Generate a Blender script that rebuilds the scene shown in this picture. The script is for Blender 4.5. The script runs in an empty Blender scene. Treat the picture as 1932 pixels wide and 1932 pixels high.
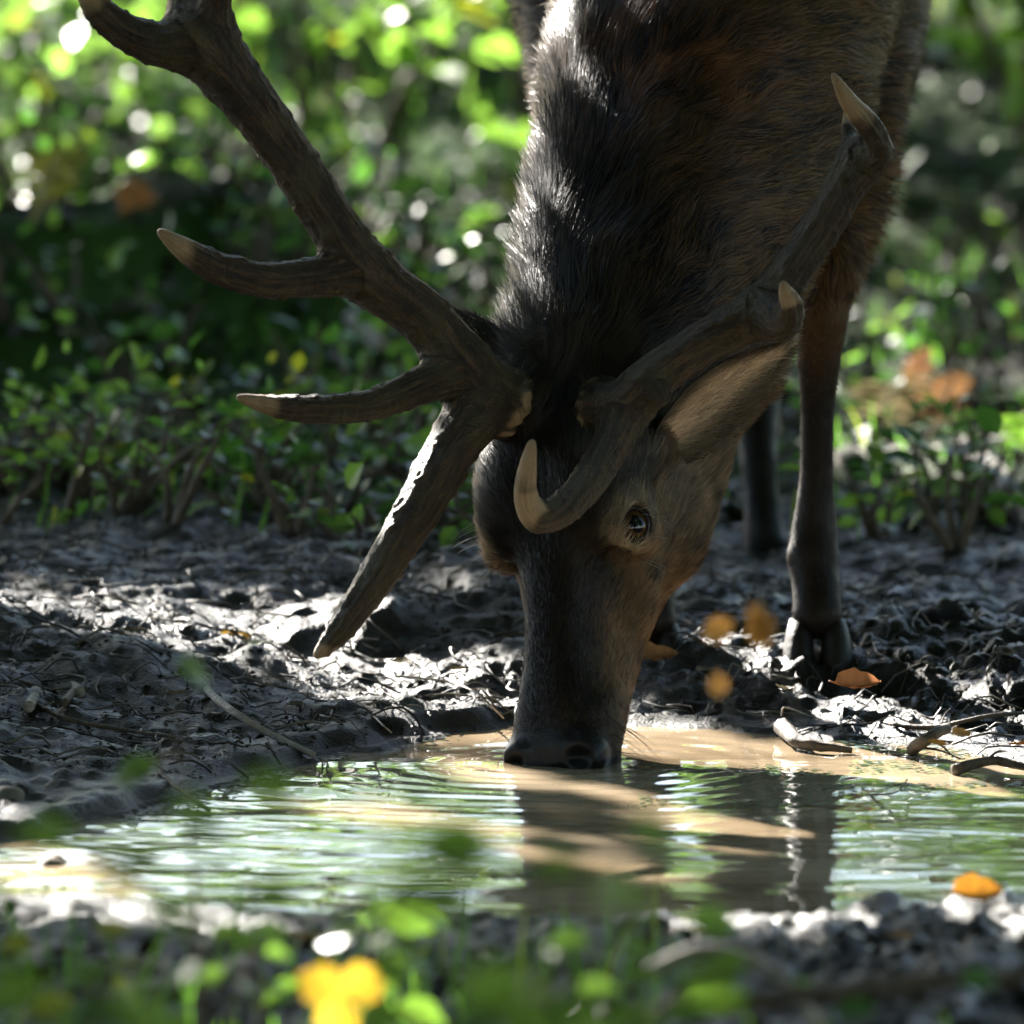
import bpy, math, random
import numpy as np
from mathutils import Vector
random.seed(7); RNG = np.random.default_rng(11)
SC = bpy.context.scene; COL = SC.collection
PI = math.pi
DEBUG_BARE = False
# ------------------------------------------------------------------ camera
PITCH = math.radians(6.5); DIST = 14.0; W = 1.05; S = W/1932.0
CC = np.array([0, 0, 0.2645]); FWD = np.array([0, math.cos(PITCH), -math.sin(PITCH)]); UP = np.array([0, math.sin(PITCH), math.cos(PITCH)])
CAM = CC - DIST*FWD
cd = bpy.data.cameras.new('camera'); co = bpy.data.objects.new('camera', cd); COL.objects.link(co)
co.location = CAM; co.rotation_euler = (PI/2 - PITCH, 0, 0)
cd.sensor_width = 36; cd.lens = 36*DIST/W; cd.clip_start = 0.5; cd.clip_end = 400
cd.dof.use_dof = True; cd.dof.focus_distance = DIST + 0.11; cd.dof.aperture_fstop = cd.lens/88.0; cd.dof.aperture_blades = 0
SC.camera = co
# ------------------------------------------------------------------ sky, sun, exposure
SUN_EL = math.radians(25); SUN_AZ = math.radians(-27)          # azimuth from +Y towards +X
SUNV = np.array([math.sin(SUN_AZ)*math.cos(SUN_EL), math.cos(SUN_AZ)*math.cos(SUN_EL), math.sin(SUN_EL)])
wd = bpy.data.worlds.new('World'); SC.world = wd; wd.use_nodes = True
nt = wd.node_tree; nt.nodes.clear()
sky = nt.nodes.new('ShaderNodeTexSky'); sky.sky_type = 'NISHITA'; sky.sun_disc = False
sky.sun_elevation = SUN_EL; sky.sun_rotation = SUN_AZ; sky.air_density = 1.0; sky.dust_density = 0.6
bg = nt.nodes.new('ShaderNodeBackground'); bg.inputs[1].default_value = 0.075
wo = nt.nodes.new('ShaderNodeOutputWorld'); nt.links.new(sky.outputs[0], bg.inputs[0]); nt.links.new(bg.outputs[0], wo.inputs[0])
sd = bpy.data.lights.new('sun', 'SUN'); so = bpy.data.objects.new('sun', sd); COL.objects.link(so)
sd.energy = 5.0; sd.angle = math.radians(0.5); sd.color = (1.0, 0.95, 0.87)
so.rotation_euler = Vector(SUNV).to_track_quat('Z', 'Y').to_euler(); so.location = (-4, 6, 8)
SC.view_settings.view_transform = 'Standard'; SC.view_settings.look = 'None'; SC.view_settings.gamma = 1.0
SC.view_settings.use_curve_mapping = False; SC.view_settings.exposure = 2.95
SC.cycles.max_bounces = 8; SC.cycles.diffuse_bounces = 4; SC.cycles.glossy_bounces = 4; SC.cycles.transmission_bounces = 4
SC.cycles.transparent_max_bounces = 8; SC.cycles.use_denoising = True; SC.cycles.caustics_reflective = False; SC.cycles.caustics_refractive = False
SC.cycles.sample_clamp_indirect = 6.0

# ------------------------------------------------------------------ helpers
def P(u, v, y):
    """point on the ray through photo position (u, v) (1932 wide) at world depth y"""
    p = CC + (u-966)*S*np.array([1.0, 0, 0]) + (966-v)*S*UP
    d = p - CAM
    return CAM + d*((y-CAM[1])/d[1])
def PG(u, v, z=0.0):
    p = CC + (u-966)*S*np.array([1.0, 0, 0]) + (966-v)*S*UP
    d = p - CAM
    return CAM + d*((z-CAM[2])/d[2])
def PXM(y): return S*(y-CAM[1])/DIST           # metres per 1932-pixel at depth y

def hash3(ix, iy, iz, seed):
    h = (ix.astype(np.int64)*374761393 + iy.astype(np.int64)*668265263 + iz.astype(np.int64)*2147483647 + seed*1274126177) & 0xffffffff
    h = ((h ^ (h >> 13))*1274126177) & 0xffffffff
    h = (h ^ (h >> 16))
    return (h & 0xffff)/65535.0*2-1
def noise3(p, f=1.0, seed=0):
    q = np.asarray(p, dtype=np.float64)*f
    i = np.floor(q).astype(np.int64); t = q-i; t = t*t*(3-2*t)
    r = 0
    for dx in (0, 1):
        for dy in (0, 1):
            for dz in (0, 1):
                w = (t[..., 0] if dx else 1-t[..., 0])*(t[..., 1] if dy else 1-t[..., 1])*(t[..., 2] if dz else 1-t[..., 2])
                r = r + w*hash3(i[..., 0]+dx, i[..., 1]+dy, i[..., 2]+dz, seed)
    return r
def fbm(p, f=1.0, o=4, seed=0, gain=0.5):
    a = 1.0; r = 0
    for k in range(o): r = r + a*noise3(p, f, seed+k*17); a *= gain; f *= 2.03
    return r
def unit(v): return v/np.maximum(np.linalg.norm(v, axis=-1, keepdims=True), 1e-9)
def sstep(a, b, x): t = np.clip((x-a)/(b-a), 0, 1); return t*t*(3-2*t)

def link(o, parent=None):
    COL.objects.link(o)
    if parent is not None: o.parent = parent
    return o
def tag(o, label=None, cat=None, group=None, kind=None):
    if label: o['label'] = label
    if cat: o['category'] = cat
    if group: o['group'] = group
    if kind: o['kind'] = kind
    return o
def empty(name, loc, label=None, cat=None, group=None, rz=0.0):
    o = bpy.data.objects.new(name, None); COL.objects.link(o); o.location = [float(c) for c in loc]; o.rotation_euler = (0, 0, rz)
    o.empty_display_size = 0.05
    return tag(o, label, cat, group)
def mesh_np(name, V, F, mat, parent=None, smooth=True, attrs=None, normals=None):
    """F: (m,3) or (m,4) array, or list of such arrays"""
    Fs = F if isinstance(F, list) else [F]
    Fs = [np.asarray(f, dtype=np.int32) for f in Fs if len(f)]
    me = bpy.data.meshes.new(name)
    me.vertices.add(len(V)); me.vertices.foreach_set('co', np.asarray(V, dtype=np.float32).ravel())
    li = np.concatenate([f.ravel() for f in Fs]); tot = np.concatenate([np.full(len(f), f.shape[1], dtype=np.int32) for f in Fs])
    st = np.concatenate([[0], np.cumsum(tot)[:-1]]).astype(np.int32)
    me.loops.add(len(li)); me.loops.foreach_set('vertex_index', li.astype(np.int32))
    me.polygons.add(len(tot)); me.polygons.foreach_set('loop_start', st); me.polygons.foreach_set('loop_total', tot)
    me.polygons.foreach_set('use_smooth', np.full(len(tot), bool(smooth)))
    me.update(calc_edges=True)
    if attrs:
        for k, (typ, data) in attrs.items():
            data = np.asarray(data, dtype=np.float32)
            at = me.attributes.new(k, typ, 'POINT')
            if typ == 'FLOAT_COLOR':
                if data.shape[1] == 3: data = np.concatenate([data, np.ones((len(data), 1), np.float32)], 1)
                at.data.foreach_set('color', data.ravel())
            elif typ == 'FLOAT_VECTOR': at.data.foreach_set('vector', data.ravel())
            else: at.data.foreach_set('value', data.ravel())
    if normals is not None:
        me.normals_split_custom_set_from_vertices(np.asarray(normals, dtype=np.float32))
    if mat: me.materials.append(mat)
    o = bpy.data.objects.new(name, me)
    return link(o, parent)

class MB:
    """collects tubes and polygons for one mesh"""
    def __init__(s): s.V = []; s.Q = []; s.T = []; s.n = 0; s.C = []
    def add(s, V, Q=None, T=None, c=None):
        V = np.asarray(V, dtype=np.float64)
        s.V.append(V)
        if Q is not None and len(Q): s.Q.append(np.asarray(Q)+s.n)
        if T is not None and len(T): s.T.append(np.asarray(T)+s.n)
        s.C.append(np.tile(np.asarray(c if c is not None else (1, 1, 1), dtype=np.float64), (len(V), 1)) if c is None or np.ndim(c) == 1 else c)
        s.n += len(V)
    def tube(s, pts, rad, seg=8, c=None, rough=0.0, seed=0):
        pts = np.asarray(pts, dtype=np.float64); n = len(pts); rad = np.broadcast_to(rad, (n,))
        tg = unit(np.gradient(pts, axis=0)); ref = np.array([0.3, 0.2, 0.93]); ref2 = np.array([0.9, 0.3, 0.1])
        b = np.cross(tg, ref); bad = np.linalg.norm(b, axis=1) < 0.2; b[bad] = np.cross(tg[bad], ref2); b = unit(b)
        for k in range(1, n):
            if np.dot(b[k], b[k-1]) < 0: b[k] = -b[k]
        nn = np.cross(b, tg)
        an = np.arange(seg)*2*PI/seg
        ring = pts[:, None, :] + rad[:, None, None]*(np.cos(an)[None, :, None]*b[:, None, :] + np.sin(an)[None, :, None]*nn[:, None, :])
        if rough > 0: ring = ring + rough*rad[:, None, None]*(noise3(ring*40+seed*3.1)[..., None])*(ring-pts[:, None, :])/np.maximum(rad[:, None, None], 1e-6)
        V = np.concatenate([ring.reshape(-1, 3), pts[:1], pts[-1:]])
        i = np.arange(n-1)[:, None]*seg; j = np.arange(seg)[None, :]; j2 = (j+1) % seg
        Q = np.stack([i+j, i+j2, i+seg+j2, i+seg+j], -1).reshape(-1, 4)
        e0 = n*seg; jj = np.arange(seg)
        T = np.concatenate([np.stack([np.full(seg, e0), (jj+1) % seg, jj], -1), np.stack([np.full(seg, e0+1), (n-1)*seg+jj, (n-1)*seg+(jj+1) % seg], -1)])
        s.add(V, Q, T, c)
    def build(s, name, mat, parent=None, smooth=True, loc=None):
        V = np.concatenate(s.V)
        if loc is not None: V = V-np.asarray(loc)
        F = []
        if s.Q: F.append(np.concatenate(s.Q))
        if s.T: F.append(np.concatenate(s.T))
        return mesh_np(name, V, F, mat, parent, smooth, {'col': ('FLOAT_COLOR', np.concatenate(s.C))})

def bez(pts, n=16):
    """Catmull-Rom through pts (any width of columns)"""
    p = np.asarray(pts, dtype=np.float64); p = np.concatenate([[2*p[0]-p[1]], p, [2*p[-1]-p[-2]]])
    out = []
    m = len(p)-3
    for k in range(m):
        t = np.linspace(0, 1, n, endpoint=(k == m-1))[:, None]
        a, b, c, d = p[k], p[k+1], p[k+2], p[k+3]
        out.append(0.5*((2*b)+(-a+c)*t+(2*a-5*b+4*c-d)*t**2+(-a+3*b-3*c+d)*t**3))
    return np.concatenate(out)

# ------------------------------------------------------------------ materials
def mat_new(name):
    m = bpy.data.materials.new(name); m.use_nodes = True; t = m.node_tree; t.nodes.clear()
    out = t.nodes.new('ShaderNodeOutputMaterial'); return m, t, out
def N(t, typ, **kw):
    n = t.nodes.new(typ)
    for k, v in kw.items():
        if k.startswith('i_'):
            key = k[2:]; key = int(key) if key.isdigit() else key.replace('_', ' ')
            n.inputs[key].default_value = v
        else: setattr(n, k, v)
    return n
def L(t, a, b): t.links.new(a, b)
def ramp(t, fac, stops):
    r = t.nodes.new('ShaderNodeValToRGB'); el = r.color_ramp.elements
    while len(el) > 1: el.remove(el[-1])
    el[0].position = stops[0][0]; el[0].color = (*stops[0][1], 1)
    for p, c in stops[1:]:
        e = el.new(p); e.color = (*c, 1)
    L(t, fac, r.inputs[0]); return r
def noise_node(t, scale, detail=4, rough=0.6, vec=None, dist=0.0):
    n = N(t, 'ShaderNodeTexNoise'); n.inputs['Scale'].default_value = scale; n.inputs['Detail'].default_value = detail
    n.inputs['Roughness'].default_value = rough; n.inputs['Distortion'].default_value = dist
    if vec is not None: L(t, vec, n.inputs['Vector'])
    return n
def coords(t, kind='Object'):
    return N(t, 'ShaderNodeTexCoord').outputs[kind]
def mixc(t, fac, a, b, mode='MIX'):
    m = N(t, 'ShaderNodeMix', data_type='RGBA', blend_type=mode)
    for s, v in ((0, fac), (6, a), (7, b)):
        if isinstance(v, (int, float)): m.inputs[s].default_value = v
        elif isinstance(v, tuple): m.inputs[s].default_value = (*v, 1) if len(v) == 3 else v
        else: L(t, v, m.inputs[s])
    return m.outputs[2]
def bump(t, h, strength=0.5, dist=0.01):
    b = N(t, 'ShaderNodeBump'); b.inputs['Strength'].default_value = strength; b.inputs['Distance'].default_value = dist
    L(t, h, b.inputs['Height']); return b.outputs[0]
def princ(t, out, col=None, rough=0.5, spec=0.5, normal=None):
    p = N(t, 'ShaderNodeBsdfPrincipled')
    if isinstance(col, tuple): p.inputs['Base Color'].default_value = (*col, 1)
    elif col is not None: L(t, col, p.inputs['Base Color'])
    if isinstance(rough, (int, float)): p.inputs['Roughness'].default_value = rough
    else: L(t, rough, p.inputs['Roughness'])
    p.inputs['Specular IOR Level'].default_value = spec
    if normal is not None: L(t, normal, p.inputs['Normal'])
    L(t, p.outputs[0], out.inputs[0]); return p

def m_attr(name, rough=0.6, spec=0.3, translucent=0.0, attr='col', vary=0.25, scale=60, bumps=0.0):
    m, t, out = mat_new(name)
    a = N(t, 'ShaderNodeAttribute', attribute_name=attr).outputs['Color']
    n = noise_node(t, scale, 3, 0.6, coords(t))
    c = mixc(t, vary, a, mixc(t, 1.0, a, ramp(t, n.outputs['Fac'], [(0.3, (0.35, 0.35, 0.35)), (0.7, (1.5, 1.5, 1.5))]).outputs[0], 'MULTIPLY'))
    p = princ(t, out, c, rough, spec, bump(t, n.outputs['Fac'], bumps, 0.003) if bumps else None)
    if translucent:
        tr = N(t, 'ShaderNodeBsdfTranslucent'); L(t, c, tr.inputs[0])
        mx = N(t, 'ShaderNodeMixShader'); mx.inputs[0].default_value = translucent
        L(t, p.outputs[0], mx.inputs[1]); L(t, tr.outputs[0], mx.inputs[2]); L(t, mx.outputs[0], out.inputs[0])
    return m
def m_leaf(name, refl, trans, rough=0.38, spec=0.5, tw=0.5, vary=0.35):
    """two-lobed leaf: reflects `refl`, lets `trans` through; tint varies per leaf by the 'col' attribute"""
    m, t, out = mat_new(name)
    a = N(t, 'ShaderNodeAttribute', attribute_name='col').outputs['Color']
    c1 = mixc(t, 1.0, a, refl, 'MULTIPLY'); c2 = mixc(t, 1.0, a, trans, 'MULTIPLY')
    n = noise_node(t, 45, 3, 0.6, coords(t))
    c1 = mixc(t, vary, c1, mixc(t, 1.0, c1, ramp(t, n.outputs['Fac'], [(0.3, (0.45, 0.5, 0.4)), (0.7, (1.4, 1.35, 1.2))]).outputs[0], 'MULTIPLY'))
    p = princ(t, out, c1, rough, spec)
    tr = N(t, 'ShaderNodeBsdfTranslucent'); L(t, c2, tr.inputs[0])
    mx = N(t, 'ShaderNodeMixShader'); mx.inputs[0].default_value = tw
    L(t, p.outputs[0], mx.inputs[1]); L(t, tr.outputs[0], mx.inputs[2]); L(t, mx.outputs[0], out.inputs[0])
    return m
def m_bark(name, c1, c2, scale=30, rough=0.8, spec=0.3, moss=None):
    m, t, out = mat_new(name)
    v = coords(t)
    n = noise_node(t, scale, 6, 0.65, v, 0.4)
    c = ramp(t, n.outputs['Fac'], [(0.3, c1), (0.7, c2)]).outputs[0]
    if moss is not None:
        n2 = noise_node(t, scale*0.25, 4, 0.6, v)
        c = mixc(t, ramp(t, n2.outputs['Fac'], [(0.42, (0, 0, 0)), (0.56, (1, 1, 1))]).outputs[0], c, moss)
    princ(t, out, c, rough, spec, bump(t, n.outputs['Fac'], 0.8, 0.01)); return m
M = {}
# ================================================================== terrain and pool
pool_uv = [(-500, 1650), (-200, 1625), (0, 1592), (150, 1560), (300, 1518), (450, 1472), (590, 1434), (800, 1394), (950, 1370), (1160, 1366), (1330, 1374), (1480, 1384), (1600, 1398), (1750, 1404), (1850, 1420), (1932, 1436), (2150, 1470), (2500, 1500),
           (2500, 1650), (2150, 1670), (1932, 1690), (1700, 1714), (1500, 1735), (1300, 1748), (950, 1738), (600, 1728), (400, 1716), (250, 1702), (100, 1694), (0, 1692), (-200, 1692), (-500, 1690)]
POOL = np.array([PG(u, v)[:2] for u, v in pool_uv])
def pool_sd(x, y):
    """signed distance to the shore, negative in the water"""
    d = np.full(x.shape, 1e9); ins = np.zeros(x.shape, bool)
    for a, b in zip(POOL, np.roll(POOL, -1, 0)):
        e = b-a; t = np.clip(((x-a[0])*e[0]+(y-a[1])*e[1])/(e@e), 0, 1); d = np.minimum(d, np.hypot(x-a[0]-t*e[0], y-a[1]-t*e[1]))
        c = ((a[1] > y) != (b[1] > y)); xx = a[0]+(y-a[1])/(b[1]-a[1] if abs(b[1]-a[1]) > 1e-9 else 1e-9)*e[0]; ins ^= c & (x < xx)
    return np.where(ins, -d, d)
def ground_z(x, y):
    x = np.asarray(x, dtype=np.float64); y = np.asarray(y, dtype=np.float64)
    p = np.stack([x, y, np.zeros_like(x)], -1)
    d = pool_sd(x, y); d = d+0.05*noise3(p, 7, 1)*sstep(0.0, 0.1, np.abs(d))+0.018*noise3(p, 22, 2)
    far = y > (-0.55+0.15*x)
    left = sstep(0.18, -0.05, x)
    hl = 0.018*sstep(0, 0.03, d)+0.075*sstep(0.03, 0.65, d); hr = 0.010*sstep(0, 0.04, d)+0.045*sstep(0.03, 0.35, d)
    hf = np.where(far, hl*left+hr*(1-left), 0.010*sstep(0, 0.05, d)+0.03*sstep(0.05, 0.6, d))
    out = d > 0
    h = np.where(out, hf, -0.16*sstep(0, 0.4, -d)-0.05*np.clip(-d, 0, 0.06))
    lum = sstep(0.0, 0.08, d)
    near = np.exp(-((y-0.4)/2.2)**2)
    muddy = sstep(0.05, 0.35, x)*sstep(0.0, 0.1, d)*sstep(1.2, 0.5, y)
    h = h+lum*(0.012*fbm(p, 7, 3, 5)+0.0065*fbm(p, 26, 3, 6)+(0.004+0.006*muddy)*np.maximum(fbm(p, 55, 2, 8), -0.2))
    # trampled hollows
    for hx_, hy_, r_ in [(0.45, 0.75, .05), (0.55, 0.55, .045), (0.62, 0.85, .05), (0.05, 0.95, .06), (-0.1, 1.05, .05), (0.40, 0.42, .04), (0.72, 0.50, .05)]:
        q = np.hypot(x-hx_, y-hy_)/r_; h = h-0.022*np.exp(-q**4)*lum+0.010*np.exp(-((q-1.25)/0.3)**2)*lum
    h = np.where(out, np.maximum(h, 0.004), h)
    # the woodland floor rises behind, with an earth bank on the left
    h = h+0.030*np.clip(y-2.0, 0, 14)*sstep(2.0, 5.0, y)+0.07*fbm(p, 0.5, 3, 9)*sstep(1.8, 5.0, y)
    bank = np.exp(-((y-(3.55+0.35*x))/0.50)**4)*sstep(0.15, -0.35, x+0.08*noise3(p, 2.0, 14))
    h = h+bank*(0.155+0.07*fbm(p, 2.6, 3, 12)-0.05*sstep(-0.5, 0.1, x))
    h = h+0.02*np.maximum(-y-2.5, 0)*0.3
    return h
def gz(x, y): return float(ground_z(np.array([x]), np.array([y]))[0])
def axis2(segs):
    out = [np.array([segs[0][0]])]
    for a, b, st in segs: out.append(np.linspace(a, b, max(2, int(round((b-a)/st))+1))[1:])
    return np.concatenate(out)
gx = axis2([(-70, -14, 7), (-14, -3, 0.4), (-3, -0.75, 0.05), (-0.75, 0.80, 0.0062), (0.80, 3, 0.05), (3, 14, 0.4), (14, 70, 7)])
gy = axis2([(-40, -16, 4), (-16, -4, 0.4), (-4, -2.4, 0.04), (-2.4, -1.15, 0.011), (-1.15, -0.55, 0.03), (-0.55, 1.5, 0.0068), (1.5, 3.0, 0.02), (3.0, 6.5, 0.045), (6.5, 16, 0.25), (16, 110, 5)])
GX, GY = np.meshgrid(gx, gy, indexing='ij'); GZ = ground_z(GX, GY)
m, t, out = mat_new('wet_mud'); M['mud'] = m
v = coords(t); n1 = noise_node(t, 9, 6, 0.65, v); n2 = noise_node(t, 70, 5, 0.7, v, 0.3); n3 = noise_node(t, 2.3, 4, 0.6, v); n4 = noise_node(t, 260, 3, 0.7, v)
c = ramp(t, n2.outputs['Fac'], [(0.25, (0.003, 0.0022, 0.0014)), (0.5, (0.0080, 0.0056, 0.0034)), (0.75, (0.022, 0.0145, 0.0085))]).outputs[0]
c = mixc(t, ramp(t, n1.outputs['Fac'], [(0.50, (0, 0, 0)), (0.66, (0.65, 0.65, 0.65))]).outputs[0], c, (0.014, 0.019, 0.009))
# moss and leaf mould away from the pool
geo = N(t, 'ShaderNodeNewGeometry'); sp = N(t, 'ShaderNodeSeparateXYZ'); L(t, geo.outputs['Position'], sp.inputs[0])
mr = N(t, 'ShaderNodeMapRange'); L(t, sp.outputs['Y'], mr.inputs[0]); mr.inputs[1].default_value = 1.2; mr.inputs[2].default_value = 2.2
mossc = ramp(t, n3.outputs['Fac'], [(0.34, (0.014, 0.011, 0.007)), (0.46, (0.014, 0.030, 0.006)), (0.7, (0.034, 0.072, 0.012))]).outputs[0]
c = mixc(t, mr.outputs[0], c, mossc)
ro = ramp(t, n1.outputs['Fac'], [(0.3, (0.20, 0.20, 0.20)), (0.65, (0.55, 0.55, 0.55))]).outputs[0]
ro = mixc(t, mr.outputs[0], ro, (0.8, 0.8, 0.8))
ad = N(t, 'ShaderNodeMath', operation='ADD'); L(t, n2.outputs['Fac'], ad.inputs[0]); L(t, n4.outputs['Fac'], ad.inputs[1])
pm = princ(t, out, c, ro, 0.22, bump(t, ad.outputs[0], 0.9, 0.006)); ms = N(t, 'ShaderNodeMapRange'); L(t, mr.outputs[0], ms.inputs[0]); ms.inputs[3].default_value = 0.22; ms.inputs[4].default_value = 0.03; L(t, ms.outputs[0], pm.inputs['Specular IOR Level'])
nx_, ny_ = len(gx), len(gy); i = np.arange(nx_-1)[:, None]*ny_; j = np.arange(ny_-1)[None, :]
GF = np.stack([i+j, i+ny_+j, i+ny_+j+1, i+j+1], -1).reshape(-1, 4)
tag(mesh_np('ground', np.stack([GX, GY, GZ], -1).reshape(-1, 3), GF, m), kind='structure')
print('ground', GX.size)
# ---- water
wx = axis2([(-3.2, -0.62, 0.03), (-0.62, 0.66, 0.0055), (0.66, 3.2, 0.03)]); wy = axis2([(-1.75, -1.4, 0.012), (-1.4, 0.45, 0.0062), (0.45, 0.75, 0.02)])
WX, WY = np.meshgrid(wx, wy, indexing='ij')
nz = P(1045, 1450, 0.0)
r = np.hypot(WX-nz[0], (WY-0.03)); pw_ = np.stack([WX, WY, 0*WX], -1)
ws = 0.00040*np.sin(r*2*PI/0.043+1.2*noise3(pw_, 5, 3))*np.exp(-r/0.55)*sstep(0.03, 0.09, r)*(0.7+0.6*noise3(pw_, 3, 4))
wk = 0.55+0.45*sstep(-0.3, 0.5, noise3(pw_, 2.0, 12))
ws += wk*(0.0011*noise3(pw_*np.array([0.30, 1.0, 1]), 19, 5)+0.0006*noise3(pw_*np.array([0.36, 1.0, 1]), 38, 6))+0.0012*noise3(pw_*np.array([0.4, 1.0, 1]), 7, 7)
ws += 0.00012*np.sin((WY*0.94+WX*0.25)*2*PI/0.028+2.5*noise3(pw_, 4, 8))*(0.5+noise3(pw_, 2.2, 10))
m, t, out = mat_new('turbid_water'); M['water'] = m
nv_ = noise_node(t, 3.5, 3, 0.6, coords(t)); c = ramp(t, nv_.outputs['Fac'], [(0.35, (0.22, 0.160, 0.098)), (0.65, (0.39, 0.305, 0.208))]).outputs[0]
pw2 = princ(t, out, c, 0.025, 0.5); pw2.inputs['IOR'].default_value = 1.333
nx_, ny_ = len(wx), len(wy); i = np.arange(nx_-1)[:, None]*ny_; j = np.arange(ny_-1)[None, :]
WF = np.stack([i+j, i+ny_+j, i+ny_+j+1, i+j+1], -1).reshape(-1, 4)
tag(mesh_np('pool_water', np.stack([WX, WY, ws], -1).reshape(-1, 3), WF, m), kind='structure')

# ================================================================== leaves
def leaf_batch(pos, dirs, nrm, size, tint, aspect=0.55, fold=0.25, droop=0.15, full=True):
    """many leaves at once: each a folded blade of eight faces with a pointed tip; returns V, Q/T, colours"""
    n = len(pos); dirs = unit(dirs); sdv = unit(np.cross(dirs, nrm)); up = unit(np.cross(sdv, dirs))
    prof = [(0.0, 0.0), (0.28, 0.85), (0.62, 0.90), (1.0, 0.0)] if full else [(0.0, 0.0), (0.5, 1.0), (1.0, 0.0)]
    V = []
    for t_, w_ in prof:
        c = pos+dirs*(size*t_)[:, None]-up*(size*droop*t_*t_)[:, None]
        if w_ == 0: V.append(c)
        else:
            hw = size*aspect*0.5*w_
            V += [c-sdv*hw[:, None]+up*(hw*fold)[:, None], c, c+sdv*hw[:, None]+up*(hw*fold)[:, None]]
    k = len(V); V = np.stack(V, 1).reshape(-1, 3); b = np.arange(n)[:, None]*k
    if full:
        T = np.concatenate([b+np.array(q) for q in ((0, 2, 1), (0, 3, 2), (4, 5, 7), (5, 6, 7))]); Q = np.concatenate([b+np.array(q) for q in ((1, 2, 5, 4), (2, 3, 6, 5))])
    else:
        T = np.concatenate([b+np.array(q) for q in ((0, 2, 1), (0, 3, 2), (1, 2, 4), (2, 3, 4))]); Q = np.zeros((0, 4), int)
    return V, Q, T, np.repeat(tint, k, 0)
def leaves_obj(name, pos, dirs, nrm, size, tint, mat, parent=None, loc=None, **kw):
    V, Q, T, Cc = leaf_batch(pos, dirs, nrm, size, tint, **kw)
    if loc is not None: V = V-np.asarray(loc)
    return mesh_np(name, V, [Q, T], mat, parent, False, {'col': ('FLOAT_COLOR', Cc)})
def tints(n, spread=0.35, base=(1, 1, 1), yellow=0.1):
    t_ = np.tile(np.array(base, dtype=np.float64), (n, 1))*(1+spread*(RNG.random((n, 1))-0.5)*2)
    yl = RNG.random(n) < yellow; t_[yl] = t_[yl]*np.array((2.2, 1.25, 0.6)); return t_
M['leaf'] = m_leaf('green_leaf', (0.055, 0.105, 0.022), (0.17, 0.32, 0.04))
M['leaf_pale'] = m_leaf('pale_green_leaf', (0.075, 0.13, 0.04), (0.20, 0.36, 0.06))
M['leaf_dark'] = m_leaf('dark_green_leaf', (0.03, 0.065, 0.018), (0.06, 0.16, 0.02))
M['leaf_dry'] = m_leaf('fallen_leaf', (1, 1, 1), (1, 1, 1), 0.6, 0.22, 0.35, 0.6)
M['scrap'] = m_attr('mud_scrap', 0.55, 0.15, 0.05, 'col', 0.4, 200)
M['grass'] = m_leaf('grass_blade', (0.05, 0.11, 0.02), (0.12, 0.28, 0.03))
M['bark'] = m_bark('bark', (0.03, 0.024, 0.018), (0.12, 0.10, 0.078), 22, 0.85, 0.25, (0.045, 0.07, 0.02))
M['twig'] = m_bark('twig_bark', (0.035, 0.026, 0.019), (0.13, 0.10, 0.07), 60, 0.7, 0.3)
M['deadwood'] = m_bark('dead_wood', (0.10, 0.085, 0.07), (0.36, 0.32, 0.28), 40, 0.75, 0.3)

# ================================================================== trees: the canopy that lets the sun through in places
SU = unit(np.cross(SUNV, [0, 0, 1.0])); SV_ = np.cross(SU, SUNV)
def sun2(p): p = np.asarray(p); return np.stack([p@SU, p@SV_], -1)
LIGHT = []                                                       # (point, radius) of the gaps: where a shaft of sun reaches
def gap(u, v, y, r): LIGHT.append((P(u, v, y), r))
def gapg(u, v, r, z=0.0): LIGHT.append((PG(u, v, z), r))
for v_ in (290, 330, 380, 430, 480, 530, 580): gap(990, v_, .33+(540-v_)*0.0004, .050)
gap(1215, 120, .42, .028); gap(1250, 185, .39, .026); gap(1160, 70, .46, .022)
gap(1435, 590, .10, .034); gap(1500, 490, .12, .022); gap(1540, 430, .13, .02); gap(1575, 375, .14, .02)
gap(898, 905, .07, .034); gap(905, 870, .08, .025); gap(960, 1180, .03, .016); gap(540, 755, -.04, .022)
for u_ in range(-60, 640, 42): gapg(u_, 1143+RNG.normal(0, 5), .022*RNG.uniform(.5, 1.3), .09)
for u_, v_ in [(680, 1135), (760, 1160), (900, 1190), (850, 1115), (930, 1120), (620, 1170)]: gapg(u_, v_, .014, .08)
for u_, v_ in [(1480, 1262), (1560, 1270), (1640, 1290), (1720, 1310), (1800, 1330), (1880, 1340), (1900, 1300), (1250, 1310), (1200, 1330)]: gapg(u_, v_, .035, .04)
for u_, v_, r_ in [(1190, 1385, .05), (1260, 1405, .07), (1340, 1425, .09), (1430, 1440, .10), (1530, 1450, .10), (1630, 1462, .10), (1740, 1475, .10), (1840, 1490, .09), (1930, 1505, .09), (1400, 1405, .06), (1500, 1410, .05), (1820, 1400, .05), (1650, 1400, .04),
                   (900, 1385, .04), (840, 1400, .035), (960, 1470, .04), (700, 1535, .03), (780, 1545, .035), (860, 1558, .035), (930, 1568, .03), (1010, 1615, .025), (1080, 1632, .03), (1150, 1648, .025), (1210, 1662, .02), (1340, 1585, .04),
                   (90, 1580, .03), (60, 1665, .05), (200, 1660, .03)]: gapg(u_, v_, r_)
for u_ in range(60, 480, 60): gapg(u_, 1705, .05, .02)
for u_ in range(1350, 1940, 90): gapg(u_, 1740, .05, .02)
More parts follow.
